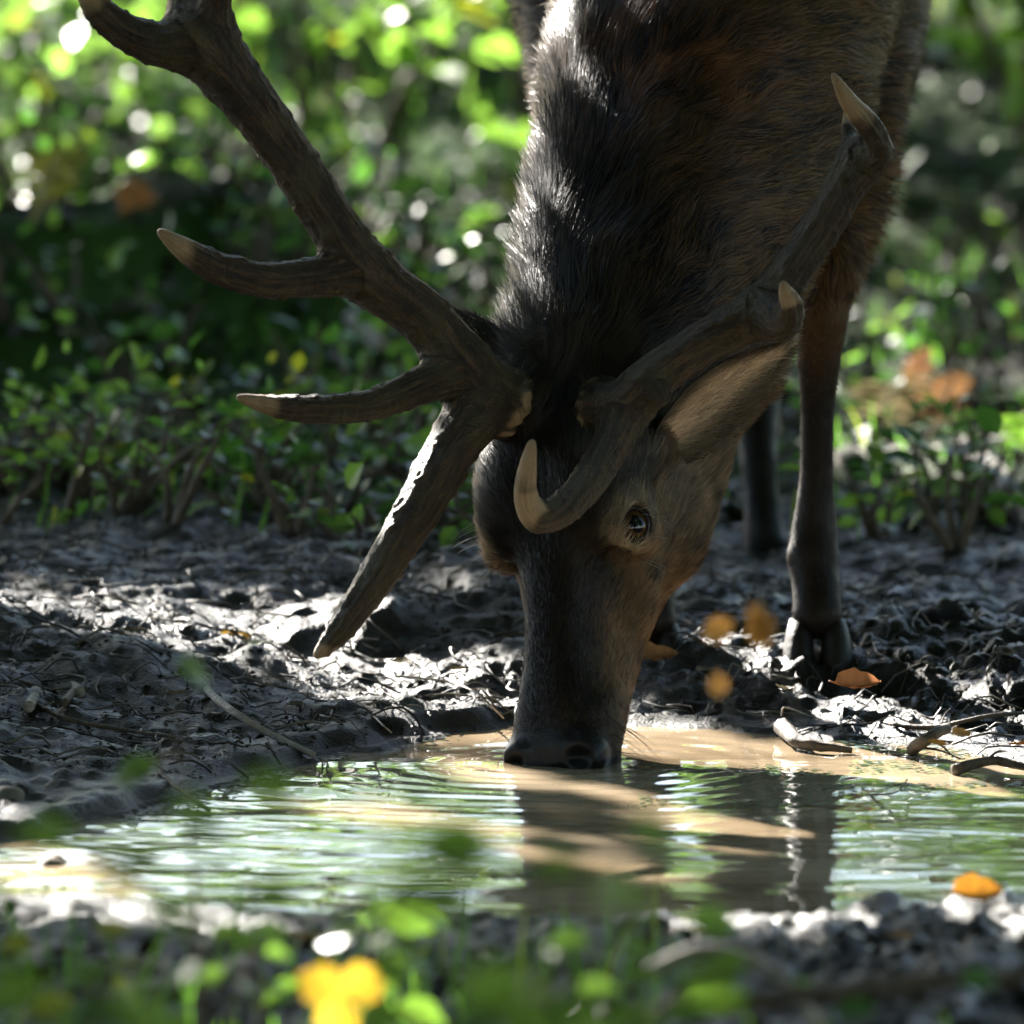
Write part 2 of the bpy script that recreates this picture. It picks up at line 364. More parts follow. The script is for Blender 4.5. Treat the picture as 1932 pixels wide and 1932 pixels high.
for u_, v_, y_, r_ in [(645, 1870, -2.6, .07), (600, 1850, -2.6, .05), (650, 1715, -2.2, .07), (720, 1735, -2.2, .06), (600, 1700, -2.2, .05), (1300, 1840, -2.4, .06), (1700, 1860, -2.4, .08), (1230, 1900, -3, .05), (880, 1800, -2.4, .05), (420, 1830, -2.2, .05)]: gap(u_, v_, y_, r_)
for k in range(55): LIGHT.append((np.array([RNG.uniform(-1.3, 1.3), RNG.uniform(4.0, 9.0), RNG.uniform(.2, .9)]), RNG.uniform(.05, .22)))
for u_, v_, y_ in [(480, 330, 4.5), (640, 260, 4.7), (300, 420, 3.6), (200, 400, 3.5), (430, 440, 3.6), (60, 350, 3.5), (1770, 740, 2.6), (1710, 680, 2.8), (1850, 870, 2.3), (1900, 900, 2.1), (1800, 860, 2.4), (1660, 760, 2.6), (1930, 800, 2.4), (1690, 900, 2.2), (650, 630, 3.5), (690, 640, 3.5), (900, 540, 4.5), (1000, 560, 4.8)]: gap(u_, v_, y_, .07)
LP = sun2(np.array([p for p, _ in LIGHT])); LR = np.array([r for _, r in LIGHT])
def keep_shade(p, margin=0.012):
    """canopy leaves that would stand in one of the sun shafts are not there"""
    q = sun2(p); ok = np.ones(len(p), bool)
    for c, r in zip(LP, LR): ok &= np.hypot(q[:, 0]-c[0], q[:, 1]-c[1]) > r+margin
    return ok
M['bark_tree'] = M['bark']
def tree(name, base, height, lean, crowns, nleaf, lsize, label, group=None, trunk_r=0.09, holes=True, openness=None, mat='leaf', seed=0):
    """crowns: list of (centre, radii) in world space"""
    rs = np.random.default_rng(100+seed); base = np.array([base[0], base[1], gz(base[0], base[1])-0.05])
    root = empty(name, base, label, 'tree', group)
    top = base+np.array([lean[0], lean[1], height])
    mb = MB(); k = np.linspace(0, 1, 14)[:, None]; ax = base+(top-base)*k+0.10*np.stack([noise3(np.stack([k[:, 0]*3, 0*k[:, 0]+seed, 0*k[:, 0]], 1), 1, q) for q in (1, 2, 3)], 1)*np.sin(PI*k)
    rr = trunk_r*(1-0.75*k[:, 0])*(1+0.7*np.exp(-k[:, 0]*18)); mb.tube(ax, rr, 12, rough=0.18, seed=seed); mb.build('trunk', M['bark_tree'], root, loc=base)
    P_, D_, N_, S_ = [], [], [], []
    lb = MB()
    for (c, rad), nl in zip(crowns, np.array([np.prod(r) for _, r in crowns])/sum(np.prod(r) for _, r in crowns)*nleaf):
        c = np.asarray(c, float); rad = np.asarray(rad, float); nl = int(nl)
        # limb from the trunk to the crown lobe, with twigs through it
        s_ = ax[int(np.clip(np.argmin(np.abs(ax[:, 2]-(c[2]-0.25*rad[2]))), 3, 12))]
        lim = bez([s_, s_*0.55+c*0.45+rs.normal(0, 0.08, 3), c], 8); lb.tube(lim, np.linspace(trunk_r*0.3, trunk_r*0.08, len(lim)), 7)
        nt_ = 16
        ends = c+rad*0.9*unit(rs.normal(0, 1, (nt_, 3)))*rs.random((nt_, 1))**0.4
        for e in ends:
            tw = bez([c, (c+e)/2+rs.normal(0, 0.08, 3), e], 4)
            if not holes or keep_shade(tw, 0.01).all(): lb.tube(tw, np.linspace(trunk_r*0.1, 0.004, 8), 5)
        q = unit(rs.normal(0, 1, (nl, 3)))*rs.random((nl, 1))**(1/2.4); p = c+q*rad
        if openness is not None:
            p = p[noise3(p, openness[0], seed+3)+0.5*noise3(p, openness[0]*2.7, seed+4) > openness[1]]
        P_.append(p)
    p = np.concatenate(P_)
    if holes: p = p[keep_shade(p, lsize*0.55)]
    n = len(p); d = unit(rs.normal(0, 1, (n, 3))*np.array([1, 1, 0.45])+np.array([0, 0, -0.2])); nr = unit(np.array([0, 0, 1.0])+0.55*rs.normal(0, 1, (n, 3)))
    sz = lsize*(0.75+0.5*rs.random(n))
    lb.build('limbs', M['bark_tree'], root, loc=base)
    leaves_obj('crown', p, d, nr, sz, tints(n, 0.3), M[mat], root, base, aspect=0.75, full=False)
    return root
def sun_at(p, z):
    """point on the sun ray through p at height z"""
    p = np.asarray(p, float); return p+SUNV*((z-p[2])/SUNV[2])
# ================================================================== the stag
class Grid:
    """distance field on a rectilinear grid, turned into a mesh by surface nets"""
    def __init__(s, xs, ys, zs):
        s.ax = [np.asarray(a, dtype=np.float32) for a in (xs, ys, zs)]
        s.d = np.full([len(a) for a in s.ax], 0.1, dtype=np.float32)
    def sub(s, lo, hi):
        sl = []
        for k in range(3):
            i0 = max(int(np.searchsorted(s.ax[k], lo[k]))-1, 0); i1 = min(int(np.searchsorted(s.ax[k], hi[k]))+1, len(s.ax[k]))
            if i1-i0 < 1: return None
            sl.append(slice(i0, i1))
        g = np.meshgrid(*[s.ax[k][sl[k]] for k in range(3)], indexing='ij')
        return tuple(sl), g
    def _apply(s, sl, f, k, op):
        d = s.d[sl]
        if op == 'u':
            h = np.maximum(k-np.abs(d-f), 0)/k; s.d[sl] = np.minimum(d, f)-h*h*k*0.25
        else:
            f = -f; h = np.maximum(k-np.abs(d-f), 0)/k; s.d[sl] = np.maximum(d, f)+h*h*k*0.25
    def cone(s, a, b, ra, rb, k=0.02, op='u'):
        a = np.asarray(a, dtype=np.float32); b = np.asarray(b, dtype=np.float32); m = max(ra, rb)+0.06
        r = s.sub(np.minimum(a, b)-m, np.maximum(a, b)+m)
        if r is None: return
        sl, (X, Y, Z) = r; e = b-a; L2 = max(float(e@e), 1e-9)
        t = np.clip(((X-a[0])*e[0]+(Y-a[1])*e[1]+(Z-a[2])*e[2])/L2, 0, 1)
        f = np.sqrt((X-a[0]-t*e[0])**2+(Y-a[1]-t*e[1])**2+(Z-a[2]-t*e[2])**2)-(ra+(rb-ra)*t)
        s._apply(sl, f, k, op)
    def chain(s, pts, k=0.02, op='u'):
        for p, q in zip(pts[:-1], pts[1:]): s.cone(p[:3], q[:3], float(p[3]), float(q[3]), k, op)
    def limb(s, pts, k=0.02):
        """a chain joined to itself without swelling, then blended in"""
        pts = np.asarray(pts); m = pts[:, 3].max()+0.06
        r = s.sub(pts[:, :3].min(0)-m, pts[:, :3].max(0)+m)
        if r is None: return
        keep = s.d; s.d = np.full(keep.shape, 0.1, dtype=np.float32) if keep.size < 4e6 else np.full_like(keep, 0.1)
        s.chain(pts, 0.003); f = s.d[r[0]]; s.d = keep; s._apply(r[0], f, k, 'u')
    def ellip(s, c, R, rad, k=0.02, op='u'):
        """R rows = axes"""
        c = np.asarray(c, dtype=np.float32); R = np.asarray(R, dtype=np.float32); rad = np.asarray(rad, dtype=np.float32); m = float(max(rad))+0.05
        r = s.sub(c-m, c+m)
        if r is None: return
        sl, (X, Y, Z) = r; X = X-c[0]; Y = Y-c[1]; Z = Z-c[2]
        q = [R[i, 0]*X+R[i, 1]*Y+R[i, 2]*Z for i in range(3)]
        k0 = np.sqrt(sum((q[i]/rad[i])**2 for i in range(3))); k1 = np.sqrt(sum((q[i]/rad[i]**2)**2 for i in range(3)))
        s._apply(sl, k0*(k0-1)/np.maximum(k1, 1e-6), k, op)
    def mesh(s):
        d = s.d; ins = d < 0
        n = d.shape
        c = [ins[i:n[0]-1+i, j:n[1]-1+j, k:n[2]-1+k] for i in (0, 1) for j in (0, 1) for k in (0, 1)]
        cnt = sum(x.astype(np.int8) for x in c); act = (cnt > 0) & (cnt < 8)
        idx = np.argwhere(act); ID = np.full(act.shape, -1, dtype=np.int32); ID[act] = np.arange(len(idx))
        acc = np.zeros((len(idx), 3)); w = np.zeros(len(idx))
        offs = [(i, j, k) for i in (0, 1) for j in (0, 1) for k in (0, 1)]
        vals = {o: d[idx[:, 0]+o[0], idx[:, 1]+o[1], idx[:, 2]+o[2]] for o in offs}
        for a in offs:
            for ax in range(3):
                if a[ax]: continue
                b = list(a); b[ax] = 1; b = tuple(b)
                va, vb = vals[a], vals[b]; cr = (va < 0) != (vb < 0)
                t = np.where(cr, va/np.where(cr, va-vb, 1), 0)
                p = np.array(a, dtype=np.float64)[None, :].repeat(len(idx), 0); p[:, ax] += t
                acc += p*cr[:, None]; w += cr
        loc = acc/w[:, None]
        V = np.stack([s.ax[k][idx[:, k]]+loc[:, k]*(s.ax[k][np.minimum(idx[:, k]+1, n[k]-1)]-s.ax[k][idx[:, k]]) for k in range(3)], 1)
        F = []
        for ax in range(3):
            o1, o2 = [(1, 2), (2, 0), (0, 1)][ax]
            A = [slice(None)]*3; B = [slice(None)]*3; A[ax] = slice(0, n[ax]-1); B[ax] = slice(1, n[ax])
            for o in (o1, o2): A[o] = slice(1, n[o]-1); B[o] = slice(1, n[o]-1)
            ia = ins[tuple(A)]; ib = ins[tuple(B)]; e = np.argwhere(ia != ib)
            if not len(e): continue
            flip = ia[tuple(e.T)]
            e = e.copy(); e[:, o1] += 1; e[:, o2] += 1
            def cell(d1, d2):
                q = e.copy(); q[:, o1] += d1; q[:, o2] += d2
                return ID[q[:, 0], q[:, 1], q[:, 2]]
            q = np.stack([cell(-1, -1), cell(0, -1), cell(0, 0), cell(-1, 0)], 1)
            q[~flip] = q[~flip][:, ::-1]
            F.append(q)
        return V, np.concatenate(F)
def relax(V, F, it=2, lam=0.5):
    E = np.concatenate([F[:, [0, 1]], F[:, [1, 2]], F[:, [2, 3]], F[:, [3, 0]]]); n = len(V)
    deg = np.bincount(E[:, 0], minlength=n)+np.bincount(E[:, 1], minlength=n)
    for _ in range(it):
        s = np.stack([np.bincount(E[:, 0], V[E[:, 1], k], n)+np.bincount(E[:, 1], V[E[:, 0], k], n) for k in range(3)], 1)
        V = V+lam*(s/np.maximum(deg, 1)[:, None]-V)
    return V
def vnormals(V, F):
    a = np.cross(V[F[:, 2]]-V[F[:, 0]], V[F[:, 3]]-V[F[:, 1]]); r = np.zeros_like(V)
    for k in range(4):
        for c in range(3): r[:, c] += np.bincount(F[:, k], a[:, c], len(V))
    return unit(r), 0.5*np.linalg.norm(a, axis=1)

# ---- head frame: a from the nose to the poll, n out of the face, x to the animal's left
HO = P(1024, 1444, 0.0); HP = P(1052, 640, 0.175)
AX = unit(HP-HO); YAW = math.radians(30)
NX = np.array([-math.sin(YAW), -math.cos(YAW), 0]); NX = unit(NX-(NX@AX)*AX); LX = np.cross(NX, AX)
if LX[0] < 0: LX = -LX
def H(a, x, n): return HO+a*AX+x*LX+n*NX
HR = np.stack([AX, LX, NX])
def to_head(p): q = p-HO; return q@AX, q@LX, q@NX
EYE_A, EYE_X, EYE_N = 0.2535, 0.0765, -0.031
def eye_frame(s):
    return H(EYE_A, s*EYE_X, EYE_N), unit(s*LX*0.76+NX*0.62-AX*0.05)
sec = np.array([  # a, top, bottom, half width
    (-0.016, -0.030, -0.045, 0.020), (-0.008, -0.014, -0.062, 0.040), (0.0, -0.007, -0.074, 0.047), (0.02, 0.000, -0.092, 0.0535), (0.05, 0.004, -0.103, 0.0535), (0.10, 0.006, -0.122, 0.0505),
    (0.156, 0.009, -0.150, 0.052), (0.208, 0.013, -0.182, 0.063), (0.261, 0.020, -0.210, 0.073), (0.31, 0.030, -0.232, 0.078), (0.36, 0.038, -0.235, 0.074),
    (0.40, 0.036, -0.200, 0.070), (0.45, 0.022, -0.165, 0.066), (0.49, -0.01, -0.14, 0.05), (0.52, -0.05, -0.12, 0.03)])
def build_body():
    def axis(segs):
        out = [np.array([segs[0][0]])]
        for a, b, st in segs: out.append(np.linspace(a, b, max(2, int(round((b-a)/st))+1))[1:])
        return np.concatenate(out)
    g = Grid(axis([(-0.16, 0.40, 0.0034), (0.40, 0.66, 0.009)]), axis([(-0.10, 0.34, 0.0034), (0.34, 0.75, 0.006), (0.75, 2.25, 0.014)]), axis([(-0.03, 0.52, 0.0034), (0.52, 0.80, 0.006), (0.80, 1.25, 0.014)]))
    # head loft
    lo = np.min([H(a, x, n) for a in (-.05, .56) for x in (-.13, .13) for n in (-.27, .08)], axis=0); hi = np.max([H(a, x, n) for a in (-.05, .56) for x in (-.13, .13) for n in (-.27, .08)], axis=0)
    sl, (X, Y, Z) = g.sub(lo, hi)
    q = (X-HO[0], Y-HO[1], Z-HO[2])
    a = sum(q[i]*AX[i] for i in range(3)); x = sum(q[i]*LX[i] for i in range(3)); n = sum(q[i]*NX[i] for i in range(3))
    top = np.interp(a, sec[:, 0], sec[:, 1]); bot = np.interp(a, sec[:, 0], sec[:, 2]); w = np.interp(a, sec[:, 0], sec[:, 3])
    c = (top+bot)/2; h = (top-bot)/2
    dn = (n-c)/h
    w = w*(1-0.30*sstep(0.1, -1.0, dn)*sstep(0.1, 0.25, a)-0.13*sstep(0.2, 1.0, dn)*sstep(0.05, 0.14, a)*sstep(0.26, 0.15, a))
    pw = 2.5
    rr = (np.abs(x/w)**pw+np.abs(dn)**pw)**(1/pw)
    f = (rr-1)*np.minimum(w, h)*0.9
    f = np.maximum(f, np.maximum(sec[0, 0]-a, a-0.52))
    g._apply(sl, f.astype(np.float32), 0.02, 'u')
    E = lambda a, x, n, r, k, op='u': g.ellip(H(a, x, n), HR, r, k, op)
    for s in (-1, 1):
        E(0.300, s*0.057, -0.014, (0.050, 0.030, 0.036), 0.05)        # brow ridge
        ec, eo_ = eye_frame(s)
        g.ellip(ec-eo_*0.002, np.eye(3), (0.0255, 0.0255, 0.0255), 0.032)   # lids
        E(0.235, s*0.056, -0.085, (0.07, 0.022, 0.014), 0.03)         # cheek bone
        E(0.31, s*0.056, -0.145, (0.075, 0.03, 0.055), 0.04)          # jaw muscle
        E(0.014, s*0.038, -0.022, (0.024, 0.020, 0.022), 0.014)       # nostril wing
        E(0.006, s*0.039, -0.003, (0.0085, 0.0115, 0.012), 0.010, 's')  # nostril
        E(0.002, s*0.046, -0.006, (0.007, 0.007, 0.007), 0.006, 's')
        E(0.218, s*0.0645, -0.028, (0.022, 0.008, 0.006), 0.012, 's')  # tear pit
        E(0.16, s*0.054, -0.030, (0.06, 0.012, 0.026), 0.03, 's')     # hollow beside the nose bone
        g.ellip(ec+eo_*0.0185, np.stack([AX, np.cross(AX, eo_), eo_]), (0.0195, 0.0150, 0.0170), 0.004, 's')  # socket
        E(0.350, s*0.076, -0.055, (0.03, 0.022, 0.025), 0.03)         # temple and ear root
    g.cone(P(1000, 790, .14), P(972, 772, .125), 0.028, 0.027, 0.02); g.cone(P(1085, 790, .14), P(1112, 778, .122), 0.028, 0.027, 0.02)   # pedicles
    E(0.03, 0, -0.100, (0.035, 0.030, 0.020), 0.02)                   # chin
    # neck and trunk
    C = lambda u, v, y, r: (*P(u, v, y), r)
    g.chain([C(1130, 720, .235, .088), C(1200, 600, .295, .098), C(1245, 400, .385, .115), C(1300, 200, .49, .130), C(1365, 10, .62, .150), C(1385, -150, .80, .18)], 0.05)
    g.chain([C(1250, 815, .25, .066), C(1322, 660, .33, .066), C(1385, 430, .415, .075), C(1425, 200, .52, .090), C(1430, 0, .66, .12)], 0.06)   # throat
    g.chain([C(1100, 640, .235, .052), C(1108, 500, .32, .048), C(1140, 330, .40, .054), C(1195, 150, .50, .068), C(1265, -60, .70, .10)], 0.05)  # crest of the neck
    g.chain([(0.205, .88, 0.86, .19), (0.20, 1.4, 0.87, .205), (0.19, 1.75, 0.88, .20), (0.18, 2.0, 0.90, .16)], 0.06)
    # forelegs
    g.limb([C(1555, -60, .90, .10), C(1612, 130, .74, .054), C(1608, 330, .64, .036), C(1572, 500, .61, .0285), C(1550, 600, .60, .0285), C(1545, 680, .60, .0235), C(1543, 760, .60, .0185), C(1541, 900, .60, .0180), C(1537, 1000, .60, .0245), C(1533, 1050, .59, .0275), C(1540, 1110, .575, .0255), C(1542, 1160, .56, .027)], 0.02)
    g.ellip(P(1600, 20, 1.0), np.eye(3), (.07, .22, .14), 0.05)
    g.limb([C(1130, -20, .98, .09), C(1100, 130, .86, .048), C(1110, 330, .74, .042), C(1170, 560, .66, .030), C(1190, 680, .65, .024), C(1205, 800, .64, .019), C(1215, 960, .64, .019), C(1222, 1060, .64, .027), C(1226, 1120, .625, .0255), C(1228, 1170, .61, .027)], 0.02)
    # hind legs
    g.limb([(0.30, 1.85, 0.80, .15), (0.30, 1.70, 0.60, .085), C(1425, 560, 1.72, .05), C(1418, 700, 1.68, .037), C(1424, 790, 1.62, .028), C(1432, 880, 1.56, .0215), C(1438, 980, 1.52, .0220), C(1446, 1050, 1.48, .029), C(1446, 1100, 1.46, .026)], 0.02)
    g.limb([(0.10, 1.85, 0.80, .15), (0.10, 1.75, 0.60, .08), (0.09, 1.85, .46, .045), (0.08, 1.82, .34, .030), (0.08, 1.72, .18, .025), (0.08, 1.68, .09, .028)], 0.02)
    return g.mesh()
BV, BF = build_body()
BV = relax(BV, BF, 2, 0.5)
BN, BA = vnormals(BV, BF)
ha, hx, hn = to_head(BV)
head_w = sstep(0.47, 0.40, ha-0.35*np.maximum(-hn-0.13, 0))*(np.abs(hx) < 0.16)*sstep(0.29, 0.25, -hn)
# neck crest curve, to know how far each point is from the dorsal line
crest = np.array([P(1040, 690, .20), P(1040, 600, .26), P(1055, 450, .32), P(1085, 300, .40), P(1140, 130, .46), P(1215, -60, .62), (0.2, 1.0, 1.08), (0.2, 1.4, 1.1), (0.2, 2.0, 1.05)])
def near_poly(p, poly):
    best = np.full(len(p), 1e9); tang = np.zeros_like(p); foot = np.zeros_like(p)
    for a, b in zip(poly[:-1], poly[1:]):
        e = b-a; t = np.clip(((p-a)@e)/(e@e), 0, 1); f = a+t[:, None]*e; d = np.linalg.norm(p-f, axis=1)
        m = d < best; best[m] = d[m]; tang[m] = unit(e); foot[m] = f[m]
    return best, tang, foot
def coat(p):
    """coat colour (linear) by place on the animal"""
    a, x, n = to_head(p); n_ = len(p)
    dc, _, _ = near_poly(p, crest)
    crestf = sstep(0.17, 0.03, dc+0.03*noise3(p, 22, 3))
    gold = np.array((0.066, 0.034, 0.013)); dark = np.array((0.0065, 0.005, 0.0045))
    mid = np.array((0.024, 0.015, 0.009))
    c = mid[None]*(1-crestf[:, None])+dark[None]*crestf[:, None]
    side = sstep(0.10, 0.24, dc)
    c = c*(1-side[:, None])+side[:, None]*gold[None]
    legs = sstep(0.42, 0.30, p[:, 2])*(p[:, 1] > 0.45); c = c*(1-legs[:, None])+legs[:, None]*np.array((0.0095, 0.0062, 0.0042))[None]
    body = sstep(0.6, 0.9, p[:, 1]); c = c*(1-0.8*body[:, None])+0.8*body[:, None]*np.array((0.0085, 0.0063, 0.0048))[None]
    hw = sstep(0.47, 0.38, a)*sstep(0.27, 0.22, -n)*(p[:, 1] < 0.42)
    face = np.tile(np.array((0.017, 0.0105, 0.0060)), (n_, 1))
    cheek = sstep(-0.02, -0.07, n)*sstep(0.02, 0.1, a)
    face = face*(1-cheek[:, None])+cheek[:, None]*np.array((0.140, 0.086, 0.046))[None]
    fore = sstep(0.20, 0.30, a)*sstep(0.060, 0.035, np.abs(x)); face = face*(1-fore[:, None])+fore[:, None]*np.array((0.0075, 0.0056, 0.0042))[None]
    top = sstep(0.02, -0.02, np.abs(x)-0.03)*sstep(-0.03, 0.0, n); face = face*(1-0.4*top[:, None])
    eye = np.minimum(np.linalg.norm(p-(eye_frame(1)[0]+eye_frame(1)[1]*0.018), axis=1), np.linalg.norm(p-(eye_frame(-1)[0]+eye_frame(-1)[1]*0.018), axis=1))
    er = sstep(0.046, 0.027, eye); face = face*(1-0.75*er[:, None])+0.75*er[:, None]*np.array((0.32, 0.235, 0.155))[None]
    gr = np.exp(-((a-0.325)/0.03)**2-((np.abs(x)-0.075)/0.03)**2); face = face*(1-0.6*gr[:, None])+0.6*gr[:, None]*np.array((0.19, 0.160, 0.125))[None]
    jaw = sstep(-0.13, -0.19, n)*sstep(0.05, 0.12, a); face = face*(1-0.7*jaw[:, None])+0.7*jaw[:, None]*np.array((0.20, 0.125, 0.070))[None]
    nose = sstep(0.050, 0.030, a+0.35*np.maximum(-n-0.03, 0)+0.25*np.maximum(np.abs(x)-0.03, 0))*sstep(-0.075, -0.05, n); face = face*(1-nose[:, None])+nose[:, None]*np.array((0.0052, 0.0052, 0.0056))[None]
    rim = sstep(0.0215, 0.0185, eye); face = face*(1-rim[:, None])+rim[:, None]*np.array((0.02, 0.014, 0.012))[None]
    pit = np.exp(-((a-0.220)/0.022)**2-((np.abs(x)-0.062)/0.014)**2-((n+0.028)/0.009)**2); face = face*(1-0.75*pit[:, None])
    return c*(1-hw[:, None])+face*hw[:, None]
BC = coat(BV)*(1+0.18*noise3(BV, 60, 5)[:, None])

stag = empty('red_deer_stag', (0.22, 0.6, 0.0), 'antlered brown stag with a dark shaggy neck bending down to drink from the pool', 'deer')
SOFF = np.array([0.22, 0.6, 0.0])
M['skin'] = m_attr('deer_skin', 0.65, 0.25, 0, 'col', 0.35, 90, 0.25)
t = M['skin'].node_tree; pb = [q for q in t.nodes if q.type == 'BSDF_PRINCIPLED'][0]; bw = N(t, 'ShaderNodeRGBToBW'); L(t, [q for q in t.nodes if q.type == 'ATTRIBUTE'][0].outputs['Color'], bw.inputs[0])
L(t, ramp(t, bw.outputs[0], [(0.0061, (0.22, 0.22, 0.22)), (0.0066, (0.65, 0.65, 0.65))]).outputs[0], pb.inputs['Roughness']); pb.inputs['Specular IOR Level'].default_value = 0.16
mesh_np('body', BV-SOFF, BF, M['skin'], stag, True, {'col': ('FLOAT_COLOR', BC)})
print('body', len(BV), len(BF))

# ---- fur, one strip per hair
def hair_strips(R, D, Nn, Ln, Wd, lift, curl, colr, roll, seg=3):
    """R roots, D comb direction (tangent), Nn surface normal"""
    n = len(R); sidev = unit(np.cross(D, Nn)); sidev = unit(sidev*np.cos(roll)[:, None]+Nn*np.sin(roll)[:, None])
    V = np.zeros((n, 2*seg+1, 3)); Nv = np.zeros((n, 2*seg+1, 3)); C = np.zeros((n, 2*seg+1, 3))
    p = R.copy(); ang = lift.copy()
    for k in range(seg+1):
        t = k/seg; w = Wd*(1-0.75*t)
        nrm = unit(Nn*0.9+D*0.25*np.sin(ang)[:, None]+sidev*0.9*(RNG.random((n, 1))-0.5))
        if k < seg:
            V[:, 2*k] = p-sidev*w[:, None]*0.5; V[:, 2*k+1] = p+sidev*w[:, None]*0.5
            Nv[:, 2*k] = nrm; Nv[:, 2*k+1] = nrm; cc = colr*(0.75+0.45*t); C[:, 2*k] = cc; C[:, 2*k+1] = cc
            p = p+(Ln/seg)[:, None]*(D*np.cos(ang)[:, None]+Nn*np.sin(ang)[:, None]); ang = ang+curl/seg
        else: V[:, 2*k] = p; Nv[:, 2*k] = nrm; C[:, 2*k] = colr*1.2
    b = np.arange(n)[:, None]*(2*seg+1)
    Q = np.concatenate([b+np.array([2*k, 2*k+1, 2*k+3, 2*k+2]) for k in range(seg-1)]) if seg > 1 else np.zeros((0, 4), int)
    T = b+np.array([2*seg-2, 2*seg-1, 2*seg])
    return V.reshape(-1, 3), Q, T, Nv.reshape(-1, 3), C.reshape(-1, 3)
def comb(p, nrm):
    a, x, n = to_head(p)
    dc, tg, foot = near_poly(p, crest)
    out = p-foot; out = out-np.sum(out*tg, 1, keepdims=True)*tg
    grav = np.array([0, 0, -1.0])
    wl = sstep(0.02, 0.2, dc)[:, None]
    d = tg*(1.0-0.35*wl)+unit(out)*(0.35+0.55*wl)+0.15*grav
    hd = AX[None]*1.0+LX[None]*np.sign(x)[:, None]*0.35*sstep(0.0, 0.06, np.abs(x))[:, None]-NX[None]*0.35*sstep(-0.02, -0.12, n)[:, None]
    hw = (sstep(0.47, 0.36, a)*sstep(0.28, 0.22, -n)*(p[:, 1] < 0.42))[:, None]
    d = d*(1-hw)+hd*hw
    # the tangle of hair between the antlers
    top = (np.exp(-((a-0.42)/0.065)**2)*sstep(-0.08, -0.01, n)*(np.abs(x) < 0.10))[:, None]
    swirl = np.stack([noise3(p, 28, 41), noise3(p, 28, 42), noise3(p, 28, 43)], 1)
    d = d+top*swirl*1.6
    lg = (sstep(0.55, 0.42, p[:, 2])*(p[:, 1] > 0.45))[:, None]; d = d*(1-lg)+np.array([0, 0, -1.0])*lg
    cl = np.stack([noise3(p, 45, 31), noise3(p, 45, 32), noise3(p, 45, 33)], 1)
    d = d+0.55*cl*(1-0.75*hw)+0.35*np.stack([noise3(p, 130, 51), noise3(p, 130, 52), noise3(p, 130, 53)], 1)+0.25*np.stack([noise3(p, 14, 34), noise3(p, 14, 35), noise3(p, 14, 36)], 1)*(1-0.6*hw)
    d = d-np.sum(d*nrm, 1, keepdims=True)*nrm
    return unit(d), hw[:, 0], top[:, 0]
def scatter_fur(nh, weight):
    fc = BV[BF].mean(1); wt = weight(fc)*BA; pr = wt/wt.sum()
    f = RNG.choice(len(BF), nh, p=pr); u = RNG.random((nh, 1)); v = RNG.random((nh, 1))
    q = BF[f]; bl = lambda X: (X[q[:, 0]]*(1-u)+X[q[:, 1]]*u)*(1-v)+(X[q[:, 3]]*(1-u)+X[q[:, 2]]*u)*v
    return bl(BV), unit(bl(BN)), bl(BC)
def fur_ok(p):
    a, x, n = to_head(p)
    eye = np.minimum(np.linalg.norm(p-(eye_frame(1)[0]+eye_frame(1)[1]*0.018), axis=1), np.linalg.norm(p-(eye_frame(-1)[0]+eye_frame(-1)[1]*0.018), axis=1))
    nose = (a+0.35*np.maximum(-n-0.03, 0)+0.25*np.maximum(np.abs(x)-0.03, 0) < 0.034)
    return (eye > 0.0195) & ~nose & (p[:, 2] > 0.012)
M['fur'] = m_attr('deer_fur', 0.45, 0.26, 0.30, 'col', 0.0, 50)
def fur_part(name, nh, weight, long_fur):
    R, Nn, C0 = scatter_fur(nh, weight); ok = fur_ok(R); R, Nn, C0 = R[ok], Nn[ok], C0[ok]; n = len(R)
    D, hw, topw = comb(R, Nn)
    dc, _, _ = near_poly(R, crest)
    if long_fur:
        ln = 0.032+0.012*noise3(R, 20, 7)+0.012*sstep(0.12, 0.0, dc)
        lg = sstep(0.5, 0.4, R[:, 2])*(R[:, 1] > 0.45); ln = ln*(1-0.88*lg)
        ln = np.maximum(ln*(1-0.80*hw)+0.016*topw, 0.005)
        lift = 0.24+0.30*RNG.random(n)+0.25*np.maximum(noise3(R, 40, 61), 0)+0.2*topw; wd = 0.0013*np.ones(n)
    else:
        ln = 0.0075+0.005*sstep(0.05, 0.3, to_head(R)[0])+0.026*topw+0.006*sstep(-0.13, -0.2, to_head(R)[2]); lift = 0.28+0.22*RNG.random(n)+0.3*topw; wd = 0.0008*np.ones(n)
    ln = ln*(0.7+0.6*RNG.random(n))*np.where(hw > .5, 0.25+0.75*sstep(0.02, 0.07, to_head(R)[0]), 1.0)
    streak = noise3(R, 48, 21)+0.6*noise3(R, 120, 22)
    g = np.clip(1+(1.5 if long_fur else 0.8)*streak+0.8*(RNG.random(n)-0.5), 0.10, 3.2)
    C = C0*g[:, None]
    C = C*(1-0.7*topw[:, None])+0.7*topw[:, None]*np.array((0.040, 0.028, 0.016))*g[:, None]
    goldm = (RNG.random(n) < 0.33)*(1-hw); C = C*(1-0.6*goldm[:, None])+0.6*goldm[:, None]*np.array((0.24, 0.125, 0.048))*np.clip(C0.mean(1)/0.032, 0.04, 1.2)[:, None]
    # russet patch painted in for sunlit fur on the withers side of the crest
    rp = np.exp(-np.sum((R-P(1230, 150, .40))**2, 1)/0.085**2)*0.75; C = C*(1-rp[:, None])+rp[:, None]*np.array((0.20, 0.075, 0.025))*g[:, None]
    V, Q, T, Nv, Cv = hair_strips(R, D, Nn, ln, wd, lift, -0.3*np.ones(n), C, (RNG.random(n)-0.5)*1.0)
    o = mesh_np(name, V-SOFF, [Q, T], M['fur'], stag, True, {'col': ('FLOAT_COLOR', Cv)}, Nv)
    o['kind'] = 'stuff'; return o
